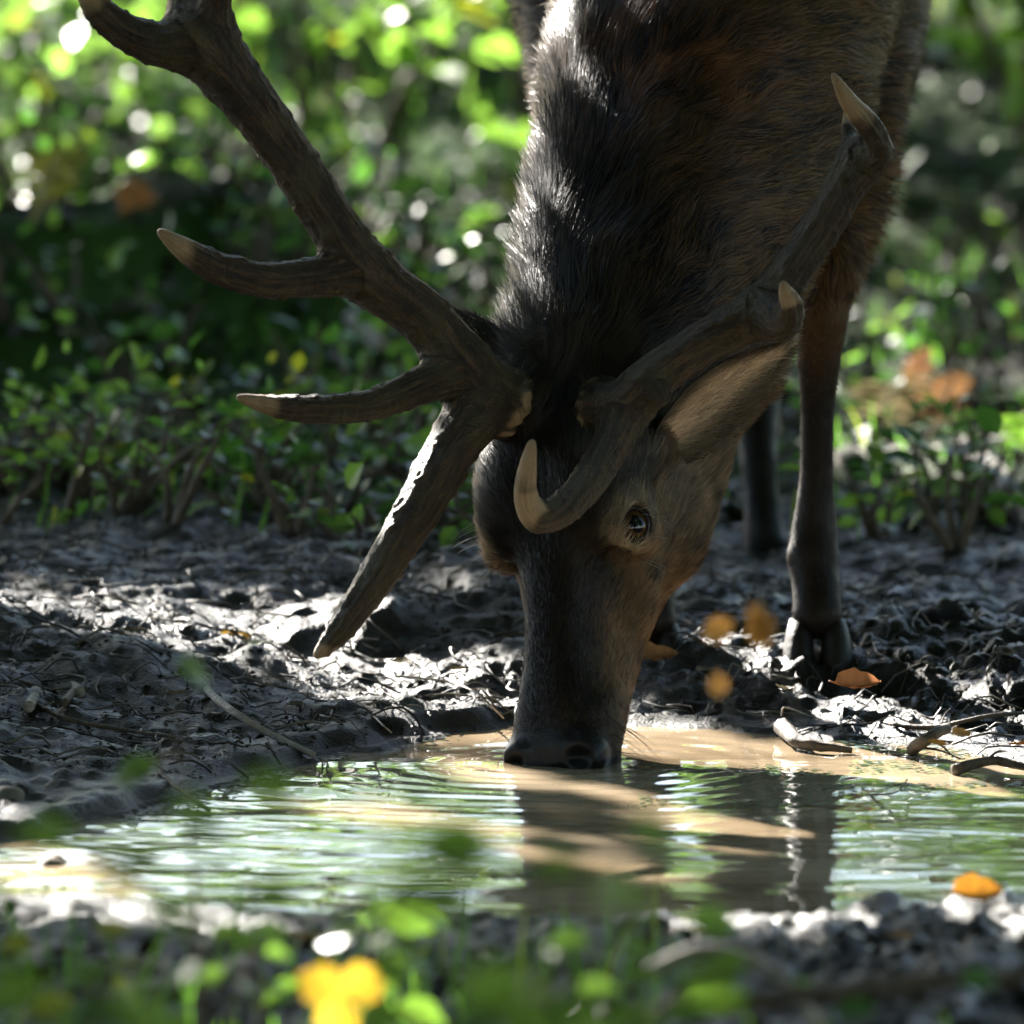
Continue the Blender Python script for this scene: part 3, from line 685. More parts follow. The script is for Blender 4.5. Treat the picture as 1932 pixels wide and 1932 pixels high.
def w_face(p):
    a, x, n = to_head(p); return sstep(0.46, 0.42, a)*sstep(0.30, 0.25, -n)*(p[:, 1] < 0.42)*(p[:, 2] < 0.5)+1e-9
def w_neck(p):
    f = 1-w_face(p); leg = (p[:, 2] < 0.42)*(p[:, 1] > 0.45)
    return np.maximum(f, 0)*np.where(leg, 0.25, 1.0)*np.where(p[:, 1] > 1.0, 0.12, 1.0)+0.0
if not DEBUG_BARE:
    fur_part('face_hair', 75000, w_face, False)
    fur_part('coat_hair', 170000, w_neck, True)

# ---- antlers
M['antler'], t, out = mat_new('antler')
gr = N(t, 'ShaderNodeAttribute', attribute_name='grain').outputs['Vector']; tip = N(t, 'ShaderNodeAttribute', attribute_name='tip').outputs['Fac']
n1 = noise_node(t, 3.0, 6, 0.65, gr, 0.5); n2 = noise_node(t, 140, 4, 0.7, coords(t)); n3 = noise_node(t, 22, 4, 0.6, coords(t))
c = ramp(t, n1.outputs['Fac'], [(0.32, (0.008, 0.005, 0.003)), (0.5, (0.040, 0.022, 0.010)), (0.68, (0.115, 0.068, 0.031))]).outputs[0]
c = mixc(t, ramp(t, n3.outputs['Fac'], [(0.48, (0, 0, 0)), (0.66, (0.7, 0.7, 0.7))]).outputs[0], c, (0.062, 0.050, 0.020))
c = mixc(t, tip, c, mixc(t, n1.outputs['Fac'], (0.30, 0.14, 0.06), (0.58, 0.44, 0.26)))
ad = N(t, 'ShaderNodeMath', operation='ADD'); L(t, n1.outputs['Fac'], ad.inputs[0]); L(t, n2.outputs['Fac'], ad.inputs[1])
princ(t, out, c, 0.5, 0.4, bump(t, ad.outputs[0], 1.0, 0.009))
def antler(chains, tips, coronet, name):
    pts = np.concatenate([np.array(c)[:, :3] for c in chains]); lo = pts.min(0)-0.06; hi = pts.max(0)+0.06; st = 0.0026
    g = Grid(*[np.arange(lo[k], hi[k], st) for k in range(3)])
    dense = []
    for c in chains:
        d = bez(c, 6); dense.append(d); g.limb(d, 0.016)
    cp, cdirn, cr = coronet
    e1 = unit(np.cross(cdirn, [0.3, 0.8, 0.1])); e2 = np.cross(cdirn, e1)
    for k in range(26):                                              # beaded burr at the base
        an = k*2*PI/26; q = cp+cr*(math.cos(an)*e1+math.sin(an)*e2)+cdirn*RNG.normal(0, 0.002); r = 0.0062+0.002*RNG.random(); g.cone(q, q+cdirn*0.004, r, r, 0.004)
    V, F = g.mesh(); V = relax(V, F, 1, 0.4)
    # length and angle along the nearest tine, for the grain and the grooves
    best = np.full(len(V), 1e9); s_ = np.zeros(len(V)); ph = np.zeros(len(V)); tipf = np.zeros(len(V))
    for d in dense:
        acc = 0.0; tot = np.sum(np.linalg.norm(np.diff(d[:, :3], axis=0), axis=1))
        for a, b in zip(d[:-1], d[1:]):
            e = b[:3]-a[:3]; l = np.linalg.norm(e); t_ = np.clip(((V-a[:3])@e)/(l*l), 0, 1); q = V-(a[:3]+t_[:, None]*e); dd = np.linalg.norm(q, axis=1)-(a[3]+(b[3]-a[3])*t_)
            m = dd < best; u1 = unit(np.cross(e, [0.2, 0.9, 0.3])); u2 = np.cross(unit(e), u1)
            best[m] = dd[m]; s_[m] = acc+t_[m]*l; ph[m] = np.arctan2(q[m]@u2, q[m]@u1); acc += l
    for tp, rl in tips: tipf = np.maximum(tipf, sstep(rl, rl*0.45, np.linalg.norm(V-tp, axis=1)+0.012*noise3(V, 90, 3)))
    rd = V-cp; ra_ = rd@cdirn; rr_ = np.linalg.norm(rd-ra_[:, None]*cdirn, axis=1); tipf = np.maximum(tipf, 0.75*sstep(0.010, 0.004, np.hypot(ra_, np.maximum(cr+0.003-rr_, 0)))*sstep(-0.3, 0.3, noise3(V, 120, 77)))
    grain = np.stack([np.cos(ph)*1.5, np.sin(ph)*1.5, s_*7.0], 1)
    nv, _ = vnormals(V, F)
    gv = noise3(np.stack([np.cos(ph)*3.2, np.sin(ph)*3.2, s_*9], 1), 1.0, 5)+0.5*noise3(np.stack([np.cos(ph)*6, np.sin(ph)*6, s_*40], 1), 1.0, 6)
    pearl = np.maximum(noise3(V, 150, 8)-0.15, 0)
    V = V+nv*((0.0015*gv+0.0030*pearl)*(1-0.85*tipf))[:, None]
    return mesh_np(name, V-SOFF, F, M['antler'], stag, True, {'grain': ('FLOAT_VECTOR', grain), 'tip': ('FLOAT', tipf)})
C = lambda u, v, y, r: (*P(u, v, y), r)
la = [[C(955, 752, .125, .030), C(905, 722, .10, .031), C(850, 660, .085, .029), C(790, 590, .075, .0275), C(705, 525, .06, .0285), C(640, 440, .05, .0255), C(570, 330, .04, .0245), C(490, 215, .03, .0255), C(415, 120, .02, .031), C(375, 70, .015, .033)],
      [C(900, 775, .09, .032), C(855, 840, .05, .0265), C(800, 940, .005, .0235), C(738, 1045, -.035, .0205), C(690, 1120, -.06, .0175), C(640, 1190, -.08, .0125), C(600, 1234, -.09, .0055)],
      [C(870, 690, .09, .026), C(800, 725, .05, .0195), C(705, 762, .01, .0155), C(610, 772, -.025, .0142), C(520, 766, -.05, .0105), C(452, 750, -.07, .004)],
      [C(690, 510, .06, .026), C(600, 522, .03, .0205), C(500, 528, .0, .0175), C(410, 505, -.02, .0155), C(345, 468, -.04, .011), C(302, 437, -.05, .004)],
      [C(380, 80, .015, .030), C(310, 85, .0, .0235), C(240, 62, -.015, .0185), C(180, 10, -.03, .014), C(135, -70, -.04, .004)],
      [C(360, 60, .02, .026), C(345, 0, .03, .0155), C(335, -90, .04, .005)],
      [C(390, 60, .02, .026), C(405, 0, .0, .0175), C(425, -100, -.02, .013), C(440, -190, -.03, .004)]]
la_t = [(P(452, 750, -.07), .055), (P(302, 437, -.05), .055), (P(135, -70, -.04), .06), (P(335, -90, .04), .05), (P(440, -190, -.03), .06), (P(600, 1236, -.09), .02)]
antler(la, la_t, (P(962, 766, .12), unit(P(900, 735, .10)-P(985, 780, .12)), 0.031), 'antler')
ra = [[C(1122, 770, .115, .028), C(1178, 765, .085, .0265), C(1240, 708, .09, .0225), C(1320, 652, .10, .0215), C(1395, 608, .11, .0235), C(1455, 570, .12, .0245), C(1505, 495, .13, .0200), C(1560, 415, .145, .0205), C(1600, 345, .155, .0195), C(1632, 292, .16, .0200)],
      [C(1178, 785, .08, .0235), C(1142, 858, .03, .0185), C(1102, 920, -.015, .0175), C(1054, 964, -.05, .0165), C(1012, 972, -.075, .0150), C(992, 935, -.09, .0115), C(995, 885, -.10, .0090), C(1004, 836, -.105, .0045)],
      [C(1440, 588, .11, .024), C(1476, 610, .07, .0175), C(1492, 580, .04, .0125), C(1478, 537, .015, .0045)],
      [C(1215, 730, .08, .017), C(1236, 744, .066, .012), C(1244, 752, .058, .008)],
      [C(1628, 300, .16, .020), C(1660, 285, .13, .0135), C(1640, 238, .10, .0125), C(1604, 195, .07, .0095), C(1573, 142, .05, .0035)],
      [C(1610, 330, .16, .017), C(1603, 265, .19, .009), C(1597, 215, .21, .004)]]
ra_t = [(P(1004, 832, -.105), .075), (P(1478, 537, .015), .03), (P(1573, 142, .05), .085), (P(1597, 215, .21), .03), (P(990, 945, -.09), .03)]
antler(ra, ra_t, (P(1140, 776, .108), unit(P(1185, 765, .06)-P(1105, 780, .12)), 0.030), 'antler')

# ---- eyes
M['eye'], t, out = mat_new('deer_eye')
sp = N(t, 'ShaderNodeSeparateXYZ'); L(t, coords(t), sp.inputs[0])
mp = N(t, 'ShaderNodeMapping'); L(t, coords(t), mp.inputs['Vector']); mp.inputs['Scale'].default_value = (1/0.0108, 1/0.0078, 0.0)
ln_ = N(t, 'ShaderNodeVectorMath', operation='LENGTH'); L(t, mp.outputs[0], ln_.inputs[0])
mp2 = N(t, 'ShaderNodeMapping'); L(t, coords(t), mp2.inputs['Vector']); mp2.inputs['Scale'].default_value = (1/0.0162, 1/0.0150, 0.0)
ln2 = N(t, 'ShaderNodeVectorMath', operation='LENGTH'); L(t, mp2.outputs[0], ln2.inputs[0])
iris = ramp(t, ln2.outputs['Value'], [(0.0, (0.020, 0.010, 0.004)), (0.75, (0.060, 0.030, 0.010)), (0.93, (0.02, 0.012, 0.007)), (1.0, (0.06, 0.035, 0.028))]).outputs[0]
c = mixc(t, ramp(t, ln_.outputs['Value'], [(0.85, (1, 1, 1)), (1.0, (0, 0, 0))]).outputs[0], iris, (0.004, 0.004, 0.005))
pe = princ(t, out, c, 0.10, 0.30); pe.inputs['Coat Weight'].default_value = 0.12; pe.inputs['Coat Roughness'].default_value = 0.02
M['lid'] = m_attr('eyelid_skin', 0.35, 0.5)
M['whisker'] = m_attr('whisker', 0.4, 0.5, 0.3)
def uv_sphere(r, nu=28, nv=18):
    th = np.linspace(0, PI, nv); ph = np.arange(nu)*2*PI/nu
    V = np.array([(r*math.sin(a)*math.cos(b), r*math.sin(a)*math.sin(b), r*math.cos(a)) for a in th for b in ph])
    i = np.arange(nv-1)[:, None]*nu; j = np.arange(nu)[None, :]; j2 = (j+1) % nu
    return V, np.stack([i+j, i+nu+j, i+nu+j2, i+j2], -1).reshape(-1, 4)
for s in (-1, 1):
    cen, outd = eye_frame(s)
    V, F = uv_sphere(0.0212)
    eo = mesh_np('eye', V, F, M['eye'], stag); eo.location = cen-SOFF
    zx = unit(AX-(AX@outd)*outd); zy = np.cross(outd, zx)
    ca, sa = math.cos(0.5*s), math.sin(0.5*s); zx2 = ca*zx+sa*zy; zy2 = np.cross(outd, zx2)
    from mathutils import Matrix
    eo.rotation_euler = Matrix(np.stack([zx2, zy2, outd], 1).tolist()).to_euler()
    # dark lid rim with the inner corner drawn out towards the nose
    mb = MB(); an = np.linspace(0, 2*PI, 41)
    ex, ey = 0.0180, 0.0138
    px = ex*np.cos(an); py = ey*np.sin(an); draw = np.exp(-((np.abs(an-PI))/0.33)**2)
    px = px-0.009*draw
    dz = np.sqrt(np.maximum(0.0224**2-px**2-py**2, 0.0063**2))
    ring = cen+px[:, None]*zx+py[:, None]*zy+dz[:, None]*outd
    mb.tube(ring, 0.0016+0.0004*np.cos(an), 8, (0.012, 0.007, 0.006))
    pinv = (Matrix.Translation(Vector(cen))@eo.rotation_euler.to_matrix().to_4x4()).inverted()@Matrix.Translation(Vector(SOFF))
    ol = mb.build('eyelid', M['lid'], eo, loc=SOFF); ol.matrix_parent_inverse = pinv
    lash = MB()
    for k in range(22):
        b_ = RNG.uniform(0.1, PI-0.1) if k < 16 else RNG.uniform(PI+0.2, 2*PI-0.2)
        p0 = cen+ex*math.cos(b_)*1.05*zx+ey*math.sin(b_)*1.05*zy+0.012*outd
        d = unit(math.cos(b_)*zx*0.6+math.sin(b_)*zy+outd*0.9); l = RNG.uniform(0.010, 0.022) if k < 16 else 0.008
        q = np.array([p0+d*l*x+np.array([0, 0, -1])*0.25*l*x*x for x in np.linspace(0, 1, 5)])
        lash.tube(q, np.linspace(0.00045, 0.0001, 5), 4, (0.02, 0.016, 0.014))
    ol = lash.build('eyelashes', M['whisker'], eo, loc=SOFF); ol.matrix_parent_inverse = pinv; ol['kind'] = 'stuff'
# long pale feelers over the brow and round the muzzle
wh = MB()
for s in (-1, 1):
    for k in range(11):
        p0 = H(RNG.uniform(0.215, 0.285), s*RNG.uniform(0.086, 0.096), RNG.uniform(-0.045, -0.02)); d = unit(s*LX*1.0+NX*RNG.uniform(-0.2, 0.3)+AX*RNG.uniform(-0.5, 0.25)); l = RNG.uniform(0.025, 0.05)
        q = np.array([p0+d*l*x-np.array([0, 0, 1])*0.3*l*x*x for x in np.linspace(0, 1, 7)]); wh.tube(q, np.linspace(0.0004, 0.0001, 7), 4, (0.28, 0.25, 0.22))
    for k in range(16):
        p0 = H(RNG.uniform(0.01, 0.06), s*RNG.uniform(0.044, 0.054), RNG.uniform(-0.09, -0.04)); d = unit(s*LX*1.0+NX*RNG.uniform(-0.6, 0.2)+AX*RNG.uniform(-0.6, 0.1)); l = RNG.uniform(0.02, 0.055)
        q = np.array([p0+d*l*x-np.array([0, 0, 1])*0.25*l*x*x for x in np.linspace(0, 1, 7)]); wh.tube(q, np.linspace(0.0004, 0.0001, 7), 4, (0.06, 0.05, 0.04))
wh.build('whiskers', M['whisker'], stag, loc=SOFF)['kind'] = 'stuff'

# ---- ears: cupped shells
def ear(base, tipp, face, wmax, name, inner):
    """face: direction the cup opens to"""
    ax_ = tipp-base; ln_e = np.linalg.norm(ax_); ax_ = ax_/ln_e; face = unit(face-(face@ax_)*ax_); sd_ = np.cross(ax_, face)
    nu, nv = 27, 17; V = []; Cc = []
    for side in (1, -1):                                             # outer then inner skin
        for i in range(nu):
            t_ = i/(nu-1); hw_ = wmax*(math.sin(PI*min(1, (0.16+0.84*t_)**0.9))**0.75)*(1-0.12*t_) if t_ < 1 else 0.001
            hw_ = max(hw_, 0.0015)
            curl_ = 1.3*(1-t_)**1.2+0.75
            for j in range(nv):
                s_ = (j/(nv-1)*2-1); an = s_*curl_*0.62; R_ = hw_/max(math.sin(min(curl_*0.62, PI/2)), 0.3)
                p = base+ax_*ln_e*t_+sd_*R_*math.sin(an)+face*R_*(1-math.cos(an))*0.9-face*0.012*math.sin(PI*t_)
                nrm = -(sd_*math.sin(an)*-1+face*math.cos(an)); p = p+side*nrm*0.0012
                V.append(p)
                if side == 1: Cc.append((0.040, 0.031, 0.024))
                else:
                    e = abs(s_); k = 0.5+0.5*float(noise3(np.array([[s_*3, t_*1.2, 0]]), 3.0, 9)[0]); st_ = math.exp(-((s_-(-0.1))/0.55)**2); Cc.append(np.array(inner)*(0.15+0.85*st_)*(0.6+0.4*k)*(1 if t_ < .93 else .4))
    V = np.array(V); i = np.arange(nu-1)[:, None]*nv; j = np.arange(nv-1)[None, :]
    Q = np.stack([i+j, i+j+1, i+nv+j+1, i+nv+j], -1).reshape(-1, 4); m = nu*nv
    Q2 = Q[:, ::-1]+m
    edge = [(k*nv, (k+1)*nv, m+(k+1)*nv, m+k*nv) for k in range(nu-1)]+[((k+1)*nv-1, m+(k+1)*nv-1, m+(k+2)*nv-1, (k+2)*nv-1) for k in range(nu-1)]
    ear_o = mesh_np(name, V-SOFF, np.concatenate([Q, Q2, np.array(edge)]), M['skin'], stag, True, {'col': ('FLOAT_COLOR', np.array(Cc))})
    # hairs along the rim and inside
    n = 5200; t_ = RNG.random(n)**0.9; s_ = RNG.random(n)*2-1
    ii = np.clip((t_*(nu-1)).astype(int), 0, nu-1); jj = np.clip(((s_+1)/2*(nv-1)).round().astype(int), 0, nv-1)
    inn = RNG.random(n) < 0.6
    idx = np.where(inn, m, 0)+ii*nv+jj; R = V[idx]+RNG.normal(0, 0.0015, (n, 3)); 
    cupn = np.where(inn[:, None], face, -face)*0.8+sd_*(-s_*np.where(inn, 1, -1))[:, None]*0.7; cupn = unit(cupn)
    D = unit(ax_[None]+0.5*sd_*s_[:, None]+0.25*RNG.normal(0, 1, (n, 3))); D = unit(D-np.sum(D*cupn, 1, keepdims=True)*cupn)
    ln = np.where(inn, RNG.uniform(0.008, 0.024, n), RNG.uniform(0.004, 0.009, n))
    Cc = np.array(Cc)[idx]*RNG.uniform(0.6, 1.5, (n, 1))
    Vh, Qh, Th, Nh, Ch = hair_strips(R, D, cupn, ln, np.full(n, 0.0008), RNG.uniform(0.1, 0.4, n), np.zeros(n), Cc, RNG.normal(0, 0.4, n))
    o = mesh_np('ear_hair', Vh-SOFF, [Qh, Th], M['fur'], ear_o, True, {'col': ('FLOAT_COLOR', Ch)}, Nh); o['kind'] = 'stuff'
ear(P(1258, 826, .15), P(1488, 650, .12), np.array([0.28, -0.85, -0.45]), 0.042, 'ear', (0.78, 0.60, 0.44))
ear(P(965, 690, .20), P(815, 585, .22), np.array([-0.2, 0.75, -0.5]), 0.030, 'ear', (0.78, 0.60, 0.44))

# ---- cloven hooves
M['hoof'] = m_attr('hoof_horn', 0.6, 0.25, 0, 'col', 0.6, 120, 0.4)
def hoof(u, v, y, yaw=0.0):
    c = P(u, v, y)
    for s in (-1, 1):
        V = []; n = 14
        for k, (z, r, f) in enumerate([(0.052, 0.0125, 0.004), (0.036, 0.0185, -0.004), (0.014, 0.0225, -0.014), (0.0, 0.0240, -0.018)]):
            for j in range(n):
                an = j*2*PI/n; V.append((s*0.0195+0.80*r*math.cos(an), f+1.25*r*math.sin(an)*(1.25 if math.sin(an) < 0 else 1.0), z))
        V = np.array(V); V[:, :2] = V[:, :2]@np.array([[math.cos(yaw), math.sin(yaw)], [-math.sin(yaw), math.cos(yaw)]])
        V = np.concatenate([V+c, [V[:n].mean(0)+c], [V[-n:].mean(0)+c]])
        i = np.arange(3)[:, None]*n; j = np.arange(n)[None, :]; j2 = (j+1) % n
        Q = np.stack([i+j2, i+j, i+n+j, i+n+j2], -1).reshape(-1, 4); jj = np.arange(n)
        T = np.concatenate([np.stack([np.full(n, 4*n), jj, (jj+1) % n], -1), np.stack([np.full(n, 4*n+1), 3*n+(jj+1) % n, 3*n+jj], -1)])
        mesh_np('hoof', V-SOFF, [Q, T], M['hoof'], stag, True, {'col': ('FLOAT_COLOR', np.tile((0.010, 0.008, 0.006), (len(V), 1)))})
HOOVES = [(1542, 1260, .558), (1228, 1270, .605), (1446, 1172, 1.445)]
for h_ in HOOVES: hoof(*h_)
# ---- overhanging trees: their low crowns shade the pool, the gaps let single shafts through
tree('hazel_tree', (-4.2, 4.8), 2.9, (0.8, 0.0), [((-1.8, 2.0, 2.05), (1.15, 1.4, .40)), ((-1.8, 4.0, 2.1), (1.15, 1.4, .40)), ((-2.4, 6.0, 2.2), (1.2, 1.3, .42)), ((-1.0, 5.4, 2.1), (.9, 1.2, .38)), ((-2.7, 7.7, 2.4), (1.1, 1.1, .42))], 40000, 0.085, 'hazel tree whose low branches hang over the bank left of the pool', 'trees around the pool', 0.09, True, None, 'leaf', 1)
tree('hazel_tree', (2.4, 5.0), 3.4, (-1.0, -0.4), [((0.3, 2.4, 2.6), (1.0, 1.3, .40)), ((1.3, 3.0, 2.8), (1.0, 1.3, .4))], 11000, 0.085, 'hazel tree leaning over the pool from behind the stag', 'trees around the pool', 0.08, True, None, 'leaf', 2)
tree('beech_tree', (-4.4, -0.6), 3.2, (1.1, 0.3), [((-1.9, 0.2, 2.1), (1.15, 1.2, .45)), ((-3.1, 3.0, 2.3), (1.0, 1.3, .5)), ((-1.9, -1.7, 2.15), (1.15, 1.2, .45))], 22000, 0.085, 'beech tree with low boughs beside the near shore', 'trees around the pool', 0.09, True, None, 'leaf', 3)
tree('beech_tree', (4.2, -0.6), 5.0, (-0.8, 0.2), [((1.6, -0.8, 4.0), (1.8, 1.8, .5)), ((2.4, 1.6, 4.2), (1.7, 1.7, .5)), ((0.3, -2.6, 4.2), (1.8, 1.6, .5)), ((-0.2, 0.4, 4.6), (1.5, 1.5, .4))], 14000, 0.16, 'unseen beech tree added over the pool from the right shore to dim the sky', 'trees around the pool', 0.13, True, None, 'leaf_dark', 4)  # this and the next two: unseen high crowns added to cut overhead sky light
tree('beech_tree', (3.6, -6.6), 5.6, (-0.8, 0.2), [((1.4, -5.6, 4.4), (2.0, 2.0, .5)), ((-1.2, -6.4, 4.6), (2.0, 2.0, .5)), ((0.2, -9.0, 4.8), (2.2, 2.0, .5))], 12000, 0.18, 'unseen beech tree added over the glade before the pool to dim the sky', 'trees around the pool', 0.14, True, None, 'leaf_dark', 5)
tree('beech_tree', (-4.6, -5.4), 5.6, (0.8, 0.2), [((-2.6, -4.2, 4.2), (1.8, 1.8, .5)), ((-3.0, -7.6, 4.6), (2.0, 2.0, .5))], 9000, 0.18, 'unseen beech tree added over the glade from the left to dim the sky', 'trees around the pool', 0.14, True, None, 'leaf_dark', 6)
bt = [((-6.2, 13.0), [((-4.8, 13.0, 4.8), (1.8, 1.6, .9))]), ((-7.0, 17.0), [((-5.2, 16.6, 5.4), (2.0, 1.8, 1.0))]), ((-1.8, 16.4), [((-3.6, 15.4, 5.0), (1.6, 1.8, .9))]), ((-7.2, 9.2), [((-5.4, 9.8, 4.4), (1.8, 1.8, .8))])]
for k, (b, cr) in enumerate(bt):
    tree('beech_tree', b, 6.4, (0.3, 0.0), cr, 9000, 0.14, ['tall beech tree behind the mossy bank with a broken canopy', 'tall beech tree farthest left behind the shrubs', 'tall beech tree standing behind the clearing', 'tall beech tree left of the mossy bank'][k], 'beech trees of the wood', 0.16, True, (1.5, -0.06), 'leaf', 10+k)
# unseen trees added round the glade to block sky light from the camera side
ring = [(-9, -3), (-8, -9), (-9, -15), (-6, -20), (-1.5, -22), (3.5, -21), (8, -17), (7.5, 3), (8.5, 8), (-4.6, -8.5), (8.5, -10), (4.8, -8.5), (8.2, -3.5), (-6.2, -1.5), (6.2, -14)]
for k, (x_, y_) in enumerate(ring):
    tree('beech_tree', (x_, y_), 9.0, (0.2, 0.1), [((x_, y_, 3.6), (2.4, 2.4, 2.0)), ((x_*.92, y_*.96, 6.6), (2.7, 2.7, 1.8)), ((x_, y_, 9.2), (2.3, 2.3, 1.6))], 9000, 0.30, 'big unseen beech tree added around the glade to dim the sky', 'unseen beech trees added around the glade', 0.2, True, None, 'leaf_dark', 60+k)
# distant trees seen mirrored in the pool
far = [(-4.2, 24), (-1.6, 34), (2.3, 26), (4.4, 30), (-6.5, 34), (7.2, 38)]
for k, (x_, y_) in enumerate(far):
    h_ = 7+3*random.random(); cz = [1.9, 2.6, 1.6, 2.4, 4.0, 3.2, 3.6, 4.5, 5.0][k]
    tree('woodland_tree', (x_, y_), h_, (0.2, 0), [((x_+.3, y_, cz+1.2), (1.5+.03*y_, 1.3, 1.5)), ((x_-.6, y_+.4, cz+3.2), (1.7+.03*y_, 1.5, 1.6)), ((x_+.2, y_-.2, cz+5.2), (1.5, 1.4, 1.3))], 4200, 0.26, 'slender woodland tree far behind the pool', 'woodland trees far behind', 0.17, False, (0.7, -0.15), ['leaf', 'leaf_pale', 'leaf_dark'][k % 3], 30+k)

# ---- shrubs and saplings of the background
def shrub(name, x, y, h, r, nleaf, ls, label, cat='shrub', group=None, mat='leaf', seed=0, low=0.25, nst=7, openness=None, yellow=0.06):
    rs = np.random.default_rng(500+seed); base = np.array([x, y, gz(x, y)-0.01]); root = empty(name, base, label, cat, group)
    P_, D_, N_ = [], [], []
    for k in range(nst):
        an = rs.random()*2*PI; rr = r*rs.random()**0.5; tip = base+np.array([rr*math.cos(an), rr*math.sin(an), h*(0.55+0.45*rs.random())])
        pts = bez([base+np.array([0.05*r*math.cos(an), 0.05*r*math.sin(an), 0]), base*0.5+tip*0.5+np.array([0.1*r*rs.normal(), 0.1*r*rs.normal(), 0.1*h]), tip], 7)
        mb = MB(); mb.tube(pts, np.linspace(0.006+0.006*h, 0.0015, len(pts)), 6); mb.build('stem', M['twig'], root, loc=base)
        nl = int(nleaf/nst); t_ = low+(1-low)*rs.random(nl)**0.8; ii = t_*(len(pts)-1); i0 = np.minimum(ii.astype(int), len(pts)-2); f = (ii-i0)[:, None]
        p = pts[i0]*(1-f)+pts[i0+1]*f; d = unit(rs.normal(0, 1, (nl, 3))*np.array([1, 1, .5])); p = p+d*(0.10+0.22*r)*rs.random((nl, 1))
        P_.append(p); D_.append(d)
    p = np.concatenate(P_); d = np.concatenate(D_)
    if openness is not None: ok = noise3(p, openness[0], seed) > openness[1]; p, d = p[ok], d[ok]
    p[:, 2] = np.maximum(p[:, 2], base[2]+0.03)
    n = len(p); nr = unit(np.array([0, 0, 1.0])+0.6*rs.normal(0, 1, (n, 3)))
    leaves_obj('foliage', p, d, nr, ls*(0.6+0.7*rs.random(n)), tints(n, 0.35, yellow=yellow), M[mat], root, base, aspect=0.62)
    return root
sh = [  # x, y, height, radius, leaves, leaf size, material, label
    (-0.62, 4.3, .55, .35, 130, .060, 'leaf_pale', 'pale leafy shrub on top of the mossy bank beside the grey stems'),
    (-0.25, 4.5, .60, .40, 160, .060, 'leaf', 'bright green shrub behind the mossy bank under the long antler'),
    (0.05, 5.0, .75, .45, 190, .058, 'leaf', 'tall bright sapling between the antler and the neck of the stag'),
    (0.30, 5.6, .80, .45, 170, .060, 'leaf', 'green shrub hidden behind the neck of the stag'),
    (0.75, 4.8, .75, .40, 260, .060, 'leaf', 'dense green shrub behind the foreleg of the stag'),
    (0.98, 5.6, .90, .45, 280, .060, 'leaf', 'dark dense shrub at the far right behind the fallen logs'),
    (0.62, 6.2, .80, .50, 240, .060, 'leaf_dark', 'dark green shrub in the shade behind the stag'),
    (-0.85, 5.8, .80, .45, 130, .070, 'leaf_pale', 'tall pale shrub farthest left behind the bank'),
    (-0.45, 6.3, .90, .45, 150, .065, 'leaf', 'sparse green shrub in the clearing behind the bank'),
    (-0.05, 6.8, 1.0, .50, 170, .065, 'leaf_pale', 'pale sparse shrub in the clearing beyond the sapling'),
    (0.35, 7.4, 1.1, .55, 200, .070, 'leaf', 'tall loose shrub in the clearing straight behind the stag'),
    (-1.05, 7.6, 1.1, .55, 180, .070, 'leaf', 'tall loose shrub beyond the bank near the pale trunk'),
    (0.95, 7.4, 1.1, .55, 260, .070, 'leaf_dark', 'tall dark shrub beyond the logs')]
for k, a in enumerate(sh): shrub('understorey_shrub', *a[:4], int(a[4]*1.5), a[5]*1.1, a[7], 'shrub', 'understorey shrubs behind the stag', a[6], k)
# taller shrubs that the pool mirrors
for k, (x_, y_, h_, r_, n_, m_) in enumerate([(-1.0, 10.5, 1.1, .8, 200, 'leaf'), (0.1, 11.5, 1.1, .9, 200, 'leaf'), (1.2, 10.8, 2.0, .9, 460, 'leaf'), (-2.0, 13, 2.2, 1.0, 320, 'leaf_pale'), (2.2, 12.5, 2.4, 1.0, 460, 'leaf'), (0.8, 14.5, 2.0, 1.0, 240, 'leaf_pale'), (-0.6, 15.5, 2.0, 1.1, 240, 'leaf')]):
    shrub('tall_shrub', x_, y_, h_, r_, n_, .12, ['tall hazel shrub behind the bank', 'tall hazel shrub in the middle of the wood', 'tall dense hazel shrub to the right behind the stag', 'tall pale shrub far left in the wood', 'tall dense shrub far right in the wood', 'tall pale shrub deep in the wood to the right', 'tall shrub deepest in the wood'][k], 'shrub', 'tall shrubs mirrored in the pool', m_, 40+k, 0.15, 9, (1.6, -0.25))
# low seedlings on the shaded floor
spots = []
rs = np.random.default_rng(77)
for k in range(60):
    y_ = rs.uniform(1.5, 4.8); half = 0.52*(14+y_)/14; x_ = rs.uniform(-half, half)
    if 0.02 < x_ < 0.42 and y_ < 2.4: continue
    spots.append((x_, y_))
for k in range(26): spots.append((rs.uniform(-.66, .0), rs.uniform(2.85, 3.75)))
for k in range(34): spots.append((rs.uniform(-.62, -.02), rs.uniform(1.1, 1.9)))
for k in range(10): spots.append((rs.uniform(.42, .66), rs.uniform(1.3, 2.2)))
for k, (x_, y_) in enumerate(spots):
    kind = 'leaf_dark' if rs.random() < .5 else 'leaf'; cl = 'dark green' if kind == 'leaf_dark' else 'fresh green'
    if x_ < 0.05: wh_ = 'just behind the muddy crest' if y_ < 2.2 else 'in the hollow below the mossy bank' if y_ < 2.85 else 'on the face of the mossy bank' if y_ < 3.75 else 'beyond the mossy bank'
    else: wh_ = 'on the floor behind the hooves' if y_ < 2.6 else 'near the rotten log behind the foreleg' if y_ < 3.8 else 'under the shrubs behind the foreleg'
    shrub('seedling', x_, y_, rs.uniform(.05, .15), rs.uniform(.05, .12), int(rs.integers(9, 22)), rs.uniform(.022, .040), 'low '+cl+' seedling growing '+wh_, 'seedling', cl+' seedlings '+wh_, kind, 100+k, 0.4, 3)
